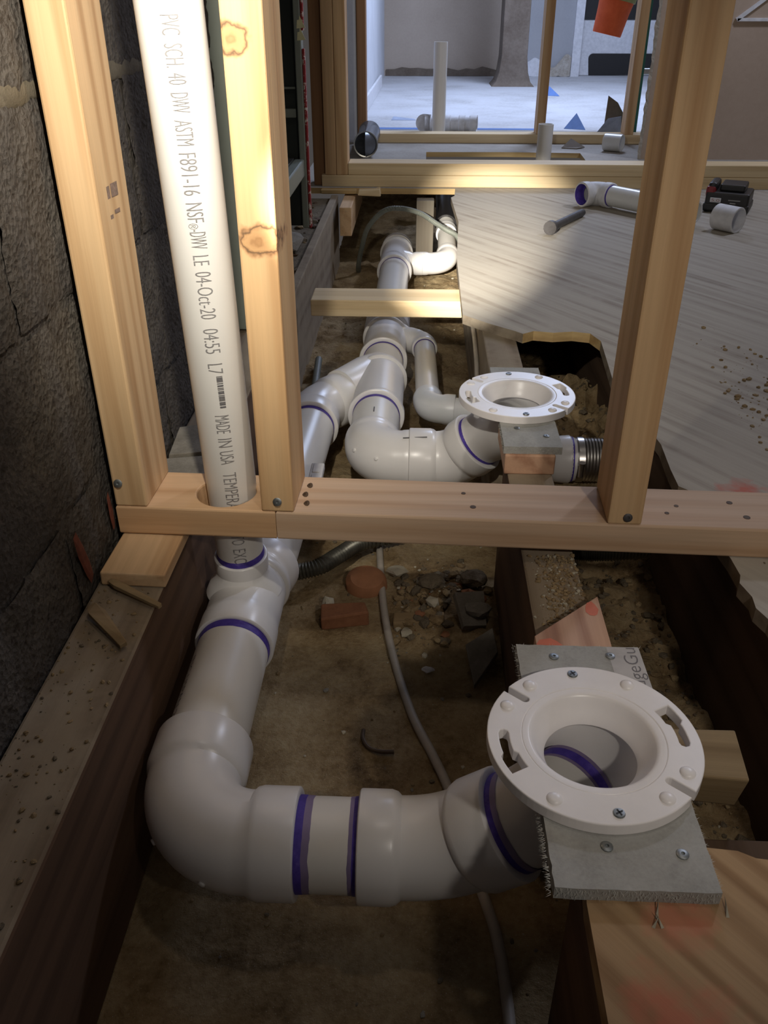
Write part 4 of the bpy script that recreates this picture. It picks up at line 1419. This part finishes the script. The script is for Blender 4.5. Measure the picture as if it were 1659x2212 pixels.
def bbox(name, lo, hi, mat, bev=0.004, parent=None):
    par = parent or bt
    lo, hi = Vector(lo), Vector(hi)
    c = (lo + hi) / 2
    vs = [(x, y, z) for x in (lo.x, hi.x) for y in (lo.y, hi.y) for z in (lo.z, hi.z)]
    me_o = obj(name, vs, BOXF, mat, None, c, bevel=bev)
    me_o.parent = par
    me_o.location = c
    return me_o


bbox('body', (-0.062, -0.052, 0.0), (0.062, 0.070, 0.058), M['black'], 0.006)
bbox('base_step', (-0.065, -0.055, 0.004), (0.065, 0.073, 0.026), M['black'], 0.004)
bbox('slide_rail', (-0.028, -0.030, 0.058), (0.044, 0.062, 0.078), M['black'], 0.005)
bbox('latch', (-0.060, -0.046, 0.055), (-0.034, 0.052, 0.084), M['black'], 0.009)
bbox('red_cover', (-0.064, -0.050, 0.040), (-0.036, 0.030, 0.074), M['red'], 0.008)
bl = bbox('badge', (-0.047, -0.0565, 0.030), (-0.016, -0.0535, 0.043), M['white'], 0.001)
tx = text_geo('5.0')
tx.verts.ensure_lookup_table()
for dx_, s_, x_, z_, h_, m_, ww in ((0, '5.0', -0.043, 0.0325, 0.008, 'red', 0.023),):
    bm_ = tx
    xs = [v.co.x for v in bm_.verts]
    x0_, x1_ = min(xs), max(xs)
    vs = [(x_ + (v.co.x - x0_) / (x1_ - x0_) * ww, -0.0567, z_ + v.co.y / 0.7 * h_) for v in bm_.verts]
    fs = [tuple(q.index for q in f.verts) for f in bm_.faces]
    oo = obj('lettering', vs, fs, M[m_], None, (0, 0, 0))
    oo.parent = bt
tx.free()
for (x_, z_, w_, h_) in ((0.004, 0.037, 0.034, 0.003), (0.010, 0.029, 0.016, 0.003)):
    bbox('print_line', (x_, -0.0538, z_), (x_ + w_, -0.0532, z_ + h_), M['galv'], 0)

# upright pipes, loose fittings and the pail by the third wall
tag(pipe(None, (0.079, 4.335, 0.0185), (0.079, 4.335, 0.405), 0.0305, M['pvc'], name='standing_pipe', wall=0.004), 'tall white pipe standing upright just behind the third plate', 'pipe')
tag(pipe(None, (0.503, 3.795, -0.20), (0.503, 3.795, 0.135), 0.0305, M['pvc'], name='standing_pipe', wall=0.004), 'short white pipe stub rising from the cut-out behind the far plate', 'pipe')
lf = thing('pipe_fitting', 'glossy white tee fitting lying on the pale floor by the standing pipe', 'fitting', (0.17, 4.44, 0.0185))
zc_ = 0.0185 + 0.040
sweep('tee_body', [[((0.10, 4.46, zc_), 0.030), ((0.10, 4.46, zc_), 0.0385), ((0.135, 4.455, zc_), 0.0385), ((0.14, 4.455, zc_), 0.034), ((0.175, 4.45, zc_), 0.034), ((0.18, 4.45, zc_), 0.0385), ((0.205, 4.445, zc_), 0.0385), ((0.206, 4.445, zc_), 0.034), ((0.225, 4.44, zc_), 0.034), ((0.23, 4.44, zc_), 0.040), ((0.262, 4.435, zc_), 0.040), ((0.262, 4.435, zc_), 0.033), ((0.235, 4.44, zc_), 0.031)]], M['white'], lf, 32)
lf2 = tag(sweep('pipe_fitting', [[((0.015, 4.47, 0.0585), 0.030), ((0.012, 4.47, 0.0585), 0.040), ((0.045, 4.46, 0.0585), 0.040), ((0.046, 4.46, 0.0585), 0.034), ((0.07, 4.455, 0.0585), 0.034)]], M['white'], None, 32), 'white pipe adapter lying left of the standing pipe', 'fitting')
dp = thing('metal_pipe_section', 'dark grey metal pipe section lying against the far left studs', 'pipe', (-0.222, 3.88, 0.019))
zr = 0.019 + 0.049
sweep('tube', [[((-0.222, 3.705, zr), 0.0445), ((-0.222, 3.702, zr), 0.0480), ((-0.2265, 4.06, zr), 0.0470), ((-0.2265, 4.06, zr), 0.0440), ((-0.222, 3.72, zr), 0.0440)]], M['pail'], dp, 36, caps=(False, False))
sweep('rim', [[((-0.222, 3.700, zr), 0.0440), ((-0.222, 3.699, zr), 0.0488), ((-0.222, 3.708, zr), 0.0492), ((-0.222, 3.712, zr), 0.0482)]], M['galv'], dp, 36, caps=(False, False))

# scraps of masking tape, paper, cardboard
def scrap(name, label, cat, pts, mat, th=0.0012, group=None):
    P = [Vector(p) for p in pts]
    c = sum(P, Vector()) / len(P)
    nrm = (P[1] - P[0]).cross(P[2] - P[0]).normalized() * th
    n = len(P)
    vs = P + [p + nrm for p in P]
    fs = [tuple(range(n)), tuple(range(n, 2 * n))] + [(i, (i + 1) % n, n + (i + 1) % n, n + i) for i in range(n)]
    return tag(obj(name, vs, fs, mat, None, c), label, cat, group)


zf = 0.0188
scrap('tape_scrap', 'peaked scrap of blue tape left of the cardboard piece', 'tape', [(0.70, 4.62, zf), (0.80, 4.58, zf), (0.762, 4.66, 0.085)], M['tape'])
scrap('tape_scrap', 'flat blue tape strip along the edge of the pale floor', 'tape', [(-0.27, 4.56, zf), (0.62, 4.56, zf), (0.62, 4.615, zf), (-0.27, 4.63, zf)], M['tape'])
scrap('tape_scrap', 'crumpled blue grey paper leaning on the cardboard piece', 'paper', [(0.83, 4.46, zf), (0.875, 4.44, 0.085), (0.935, 4.44, 0.095), (0.945, 4.445, zf + 0.004)], M['paper'])
scrap('cardboard_scrap', 'torn brown cardboard point standing behind blue grey paper', 'cardboard', [(0.875, 4.52, zf), (0.882, 4.53, 0.175), (0.93, 4.53, 0.145), (0.968, 4.53, 0.09), (0.965, 4.52, zf)], M['card'], 0.004)
scrap('tape_scrap', 'small blue tape tangle beside the lone far stud', 'tape', [(0.78, 6.3, zf), (0.90, 6.25, zf), (0.84, 6.35, 0.07)], M['tape'])
scrap('tape_scrap', 'thin grey scrap lying flat near the fallen baseboard', 'paper', [(-0.16, 4.93, zf), (-0.03, 4.93, zf), (-0.04, 4.99, zf), (-0.15, 4.98, zf + 0.012)], M['paper'])
scrap('cardboard_scrap', 'small brown cardboard chip on the grey floor behind the pipe stub', 'cardboard', [(0.60, 3.97, zf + 0.0006), (0.66, 3.95, zf + 0.0006), (0.70, 3.98, zf + 0.003), (0.645, 4.02, 0.05)], M['card'], 0.003)

# orange bucket hung beside the far studs, green ladder rail
ob = thing('orange_bucket', 'orange tapered bucket with an olive band hanging by the far right studs', 'bucket', (0.87, 4.60, 0.43))
A0, A1 = Vector((0.855, 4.62, 0.425)), Vector((0.912, 4.62, 0.70))
ax = (A1 - A0)
vs, fs = sweep_geo([(A0, 0.064), (A0 - ax * 0.0, 0.066), (A0 + ax * 0.03, 0.067), (A0 + ax * 0.35, 0.074), (A0 + ax * 0.6, 0.084), (A0 + ax * 1.0, 0.094)], 32, cap0=True)
obj('bucket_body', vs, fs, M['orange'], ob, A0, smooth=True)
sweep('band', [[(A0 + ax * 0.50, 0.083), (A0 + ax * 0.50, 0.0865), (A0 + ax * 0.66, 0.091), (A0 + ax * 0.66, 0.087)]], M['olive'], ob, 32)
sweep('handle', [[(p, 0.004) for p in smooth_path([A0 + ax + Vector((-0.094, 0, 0)), A0 + ax + Vector((-0.05, -0.0, 0.12)), A0 + ax + Vector((0.02, -0.2, 0.2)), Vector((0.93, 4.22, 0.93)), Vector((0.935, 4.198, 0.90))], 5)]], M['black'], ob, 8)
gl = thing('ladder', 'green fibreglass ladder rail leaning behind the far right stud', 'ladder', (1.05, 4.42, 0.0185))
for (x0, x1) in ((1.000, 1.035), (1.36, 1.40)):
    a, b = Vector((x0, 4.45, 0.019)), Vector((x1 - 0.10, 4.225, 1.9))
    a2 = Vector((0.028, 0, 0))
    vs = [a - a2 * 0.6, a + a2 * 0.6, b + a2 * 0.6, b - a2 * 0.6]
    vs = vs + [v + Vector((0, 0.06, 0)) for v in vs]
    obj('ladder_rail', vs, [(0, 1, 2, 3), (4, 5, 6, 7), (0, 1, 5, 4), (1, 2, 6, 5), (2, 3, 7, 6), (3, 0, 4, 7)], M['green'], gl, a, bevel=0.003)
for k in range(5):
    t_k = 0.14 + 0.16 * k
    yy = 4.48 - 0.225 * t_k
    sweep('rung', [[((1.000 - 0.065 * t_k, yy, 0.019 + 1.88 * t_k), 0.014), ((1.36 - 0.06 * t_k, yy, 0.019 + 1.88 * t_k), 0.014)]], M['galv'], gl, 12)

# ------------------------------------------------------------------ open metal cabinet behind the studs on the left
cbx = thing('metal_cabinet', 'open dark green metal cabinet with a chipped red edge behind the studs', 'cabinet', (-0.5, 2.1, 0.0))
box('front_post', (-0.366, 1.640, 0.004), (-0.334, 1.700, 1.5), M['cab_light'], cbx, 0.003)
box('end_panel', (-0.95, 2.515, 0.012), (-0.318, 2.530, 1.5), M['cab'], cbx, 0.002)
box('end_flange', (-0.330, 2.485, 0.012), (-0.312, 2.530, 1.5), M['cab_light'], cbx, 0.003)
box('chipped_edge', (-0.3115, 2.488, 0.012), (-0.3045, 2.502, 0.46), M['cab_chip'], cbx, 0.002)
box('chipped_edge', (-0.3115, 2.488, 0.50), (-0.3045, 2.502, 1.5), M['cab_chip'], cbx, 0.002)
box('back_panel', (-0.965, 1.65, 0.012), (-0.95, 2.53, 1.5), M['cab'], cbx, 0.002)
box('near_panel', (-0.95, 1.640, 0.012), (-0.366, 1.652, 1.5), M['cab'], cbx, 0.002)
box('bottom_rail', (-0.345, 1.70, 0.150), (-0.318, 2.488, 0.195), M['cab_light'], cbx, 0.004)
box('rail_lip', (-0.372, 1.70, 0.192), (-0.345, 2.488, 0.198), M['galv'], cbx, 0.001)
box('shelf', (-0.95, 1.70, 0.200), (-0.372, 2.51, 0.204), M['galv'], cbx, 0.0)
for zz in (0.365, 0.305):
    box('seam_strip', (-0.72, 2.503, zz), (-0.335, 2.515, zz + 0.005), M['cab_light'], cbx, 0.001)
box('hinge', (-0.42, 2.497, 0.296), (-0.335, 2.515, 0.318), M['cab_light'], cbx, 0.003)
for (zz, hh) in ((0.478, 0.022), (0.505, 0.020)):
    tagm = [(-0.322, 2.484, zz), (-0.300, 2.484, zz + 0.002), (-0.318, 2.486, zz + 0.038)]
    vs = [Vector(q) for q in tagm] + [Vector(q) + Vector((0, 0.0015, 0)) for q in tagm]
    obj('paper_tag', vs, [(0, 1, 2), (5, 4, 3), (0, 1, 4, 3), (1, 2, 5, 4), (2, 0, 3, 5)], M['tag'], cbx, tagm[0])

# ------------------------------------------------------------------ rubble, shards, splinters
def shard(label, pts, z0, z1, mat, name='tile_shard', cat='shard', tilt=(0, 0)):
    o = prism(name, pts, z0, z1, mat, None, bevel=0.001)
    o.rotation_euler = (tilt[0], tilt[1], 0)
    return tag(o, label, cat)


gz = -0.236
shard('grey tile shard with a pointed lower end near the joist', [(0.078, 0.945), (0.118, 0.972), (0.122, 0.930), (0.086, 0.876)], -0.222, -0.212, M['stone'], tilt=(R(14), R(-6)))
shard('broken grey tile slab half buried above the pointed shard', [(0.060, 1.040), (0.105, 1.055), (0.112, 0.995), (0.078, 0.985)], -0.212, -0.200, M['stone'], tilt=(R(20), R(14)))
shard('flat grey stone slab on the ledge behind the near plate', [(-0.352, 1.150), (-0.290, 1.175), (-0.283, 1.075), (-0.345, 1.06)], 0.002, 0.022, M['stone'], 'stone_slab', 'stone')
shard('second flat stone slab on the ledge touching the plate', [(-0.350, 1.052), (-0.285, 1.066), (-0.284, 0.975), (-0.350, 0.975)], 0.002, 0.020, M['stone'], 'stone_slab', 'stone')
bk = board('brick_piece', 'reddish brick fragment lying left of the grey cable', 'brick', (-0.137, 1.010, -0.242), (-0.066, 1.042, -0.215), M['brick'], 0.003, rz=R(10), jit=0.003)
board('wood_scrap', 'rotten wood strip lying right of the grey cable', 'wood', (-0.028, 1.003, -0.236), (0.050, 1.028, -0.219), M['scrap'], 0.003, rz=R(4), jit=0.003)
vs, fs = sweep_geo([((-0.073, 1.118, -0.243), 0.034), ((-0.073, 1.114, -0.226), 0.033), ((-0.072, 1.112, -0.218), 0.026), ((-0.072, 1.112, -0.215), 0.010)], 24, cap0=True, cap1=True)
tag(obj('clay_disc', vs, fs, M['terra'], None, (-0.073, 1.115, -0.23), smooth=True), 'orange terracotta disc half buried beside the grey cable', 'clay disc')
tube('bent_nail', 'bent rusty nail lying on the dirt right of the near pipe', 'nail', [(-0.058, 0.793, -0.229), (-0.058, 0.779, -0.230), (-0.050, 0.764, -0.230), (-0.036, 0.758, -0.230), (-0.018, 0.758, -0.230)], 0.0026, M['rust'], 8, 6)
rock('white_chip', (0.024, 0.912, -0.230), (0.009, 0.006, 0.004), M['white'], None, 4)
tag(bpy.data.objects['white_chip'], 'small white chip on the dirt left of the pointed shard', 'chip')
rk = [((0.095, 1.10, -0.205), (0.022, 0.018, 0.012), 'brown dirt clod against the joist under the plate', 'mound'), ((0.030, 1.10, -0.215), (0.020, 0.016, 0.011), 'dirt clod in the middle of the rubbish heap', 'mound'),
      ((0.098, 1.015, -0.203), (0.020, 0.016, 0.010), 'dusty stone resting on the grey tile slab', 'stone'), ((-0.025, 1.14, -0.222), (0.018, 0.012, 0.008), 'pale fluffy lump beside the terracotta disc', 'insul'),
      ((-0.128, 1.055, -0.228), (0.010, 0.012, 0.010), 'pale torn lump above the brick fragment', 'insul')]
for c, s, lab, m in rk:
    tag(rock('dirt_clod' if m == 'mound' else 'loose_lump', c, s, M[m], None, int(c[0] * 1000)), lab, 'lump')
sp = [('thin wooden splinter lying across the ledge below the spacer', (-0.340, 0.775, 0.006), (-0.272, 0.7335, 0.004), 0.0055), ('broken wood splinter lying lower down the ledge', (-0.345, 0.727, 0.007), (-0.292, 0.668, 0.004), 0.0085)]
for lab, a, b, r_ in sp:
    a, b = Vector(a), Vector(b)
    d = (b - a)
    e = Vector((-d.y, d.x, 0)).normalized() * r_
    u = Vector((0, 0, 0.006))
    vs = [a - e * 0.5, a + e * 0.6, a + d * 0.2 + e, b + e * 0.4, b - e * 0.5, a + d * 0.15 - e]
    vs = vs + [v + u * (0.6 + 0.3 * (i % 2)) for i, v in enumerate(vs)]
    n = 6
    tag(obj('wood_splinter', vs, [tuple(range(n)), tuple(range(n, 2 * n))] + [(i, (i + 1) % n, n + (i + 1) % n, n + i) for i in range(n)], M['scrap'], None, a, bevel=0.0006), lab, 'splinter')
# the metal-strapped level or gauge strip lying on the branch pipe behind the plate
gs = box('plastic_strip', (-0.165, 1.10, -0.0795), (-0.142 - 0.002, 1.215, -0.068), M['cement_white'], None, 0.002)
tag(gs, 'pinkish ribbed plastic strip lying on the pipe behind the knotty stud', 'strip')
for k in range(3):
    yk = 1.11 + 0.036 * k
    box('rib', (-0.1605, yk, -0.0682), (-0.1485, yk + 0.028, -0.0665), M['cement_white'], gs, 0.001)

# piled rubble on the far ledge
def pebbles(name, n, area, zf_, smin, smax, mat, seed, mats=None):
    r_ = random.Random(seed)
    vs, fs, fm = [], [], []
    bm = bmesh.new()
    bmesh.ops.create_icosphere(bm, subdivisions=1, radius=1)
    bv = [v.co.copy() for v in bm.verts]
    bf = [tuple(q.index for q in f.verts) for f in bm.faces]
    bm.free()
    for i in range(n):
        x, y = area(r_)
        s = smin + (smax - smin) * r_.random() ** 3
        sx, sy, sz = s * r_.uniform(0.7, 1.3), s * r_.uniform(0.7, 1.3), s * r_.uniform(0.4, 0.8)
        rot = Matrix.Rotation(r_.uniform(0, 6.28), 3, 'Z')
        b = len(vs)
        c = Vector((x, y, zf_(x, y) + sz * 0.4))
        for q in bv:
            k = 1 + r_.uniform(-0.25, 0.25)
            vs.append(c + rot @ Vector((q.x * sx * k, q.y * sy * k, q.z * sz * k)))
        for f in bf:
            fs.append(tuple(b + j for j in f))
            fm.append(r_.randrange(len(mats)) if False else i % len(mats))
    o = obj(name, vs, fs, None, None, vs[0], mats=mats, fmat=fm)
    return tag(o, kind='stuff')


dm = [M['mound'], M['stone'], M['dirt'], M['mound'], M['brick'], M['mound'], M['dirt'], M['dirt'], M['mound'], M['insul'], M['dirt']]
o = pebbles('gravel', 1200, lambda r: (r.uniform(-0.27, 0.36), r.uniform(0.35, 2.9)), height_ground, 0.0006, 0.004, None, 3, [M['mound'], M['stone'], M['dirt'], M['scrap'], M['dirt'], M['mound'], M['insul']])
tag(o, 'small stones and crumbs scattered over the trench dirt', 'gravel')


def heap(r):
    while True:
        x, y = r.gauss(0.05, 0.05), r.gauss(1.06, 0.055)
        if -0.03 < x < 0.125 and 0.94 < y < 1.2 and not (0.055 < x and y < 1.06):
            return x, y


o = pebbles('rubble', 420, heap, height_ground, 0.0015, 0.010, None, 5, dm)
tag(o, 'dark clods and crumbs heaped against the joist below the plate', 'rubble')
o = pebbles('loose_dirt', 1500, lambda r: (r.uniform(0.198, 0.372), r.uniform(0.62, 1.22) if r.random() < 0.7 else r.uniform(1.38, 1.75)), height_ground, 0.0008, 0.008, None, 11, [M['mound'], M['dirt'], M['mound'], M['mound'], M['dirt']])
o['kind'] = 'stuff'
tag(o, 'crumbly brown soil heaped between the right-hand joists', 'dirt')
o = pebbles('rubble', 260, lambda r: (r.uniform(-0.62, -0.303), r.uniform(1.70, 3.0)), lambda x, y: -0.012 + 0.006 * noise.noise(Vector((x * 9, y * 9, 0))), 0.004, 0.026, None, 21, [M['mound'], M['mound'], M['old_dark'], M['dirt']])
tag(o, 'dark broken rubble behind the far joist below the metal cabinet', 'rubble')
slab('floor.002', (-1.0, 1.63, -0.06), (-0.302, 3.03, -0.012), M['mound'])
rock('flat_stone', (-0.36, 2.33, 0.012), (0.050, 0.10, 0.020), M['stone'], None, 8)
tag(bpy.data.objects['flat_stone'], 'flat pale stone in the rubble below the red-edged cabinet', 'stone')
rock('flat_stone', (-0.345, 2.08, 0.010), (0.034, 0.09, 0.018), M['mound'], None, 15)
tag(bpy.data.objects['flat_stone.001'], 'brown flat stone in front of the pale stone in the rubble', 'stone')
o = pebbles('sawdust', 1100, lambda r: (min(0.191, max(0.132, r.gauss(0.168, 0.013))), r.uniform(0.70, 0.86)), lambda x, y: 0.0, 0.0004, 0.0030, None, 31, [M['scrap'], M['dirt'], M['dirt'], M['scrap'], M['insul']])
o['kind'] = 'stuff'
tag(o, 'sawdust and crumbs on the dusty joist top', 'sawdust')


def ledge(r):
    return r.uniform(-0.355, -0.285), r.uniform(0.35, 0.86)


o = pebbles('sawdust', 380, ledge, lambda x, y: 0.0, 0.0005, 0.0030, None, 33, [M['mound'], M['dirt'], M['scrap']])
o['kind'] = 'stuff'
tag(o, 'dirt crumbs on the timber ledge along the block wall', 'sawdust')
o = pebbles('sawdust', 420, lambda r: (0.5 + abs(r.gauss(0, 0.16)), r.gauss(1.28, 0.12)), lambda x, y: 0.019, 0.0006, 0.0055, None, 35, [M['scrap'], M['dirt'], M['dirt']])
o['kind'] = 'stuff'
tag(o, 'brown crumbs strewn on the plywood behind the right stud', 'sawdust')
o = pebbles('sawdust', 260, lambda r: (r.uniform(0.40, 0.56), r.gauss(0.80, 0.05)), lambda x, y: 0.0185, 0.001, 0.006, None, 37, [M['mound'], M['insul'], M['dirt']])
o['kind'] = 'stuff'
tag(o, 'dirt crumbs on the broken plywood at the right edge', 'sawdust')

# ------------------------------------------------------------------ groups of alike things, labels of parts that look different
GR = {'wall_stud': 'bare pine wall studs', 'bottom_plate': 'pine wall plates', 'floor_joist': 'old floor joists', 'closet_flange': 'white toilet flanges', 'cement_board': 'cement board pads under the flanges',
      'plywood_sheet': 'plywood floor pieces', 'drain_line': 'white drain lines', 'standing_pipe': 'upright white pipes', 'pipe_coupling': 'loose white couplings', 'flexible_conduit': 'flexible conduits', 'electric_cable': 'grey cables',
      'wood_shim': 'shims under the second plate', 'wood_block': 'blocks under the far flange', 'tape_scrap': 'tape and paper scraps', 'cardboard_scrap': 'cardboard scraps', 'tile_shard': 'broken tile shards', 'stone_slab': 'stone slabs on the ledge',
      'wood_splinter': 'splinters on the ledge', 'flat_stone': 'flat stones in the rubble', 'dirt_clod': 'dirt clods on the heap', 'loose_lump': 'lumps on the heap', 'lumber_stub': 'lumber stubs', 'pipe_fitting': 'white fittings on the far floor'}
PL = {'primer_ring': 'purple primer band', 'primer_mouth': 'purple primed mouth', 'steel_sleeve': 'ribbed stainless sleeve', 'red_cover': 'red plastic cover', 'chipped_edge': 'chipped red and white edge', 'band': 'olive band',
      'mesh_fringe': 'frayed glass mesh edge', 'barcode': 'printed black barcode', 'paper_tag': 'pale yellow paper tag', 'mill_stamp': 'faded dark stamp'}
for o_ in bpy.data.objects:
    k_ = o_.name.split('.')[0]
    if o_.parent is None and k_ in GR and o_.get('category'):
        o_['group'] = GR[k_]
    elif o_.parent is not None and k_ in PL:
        o_['label'] = PL[k_]
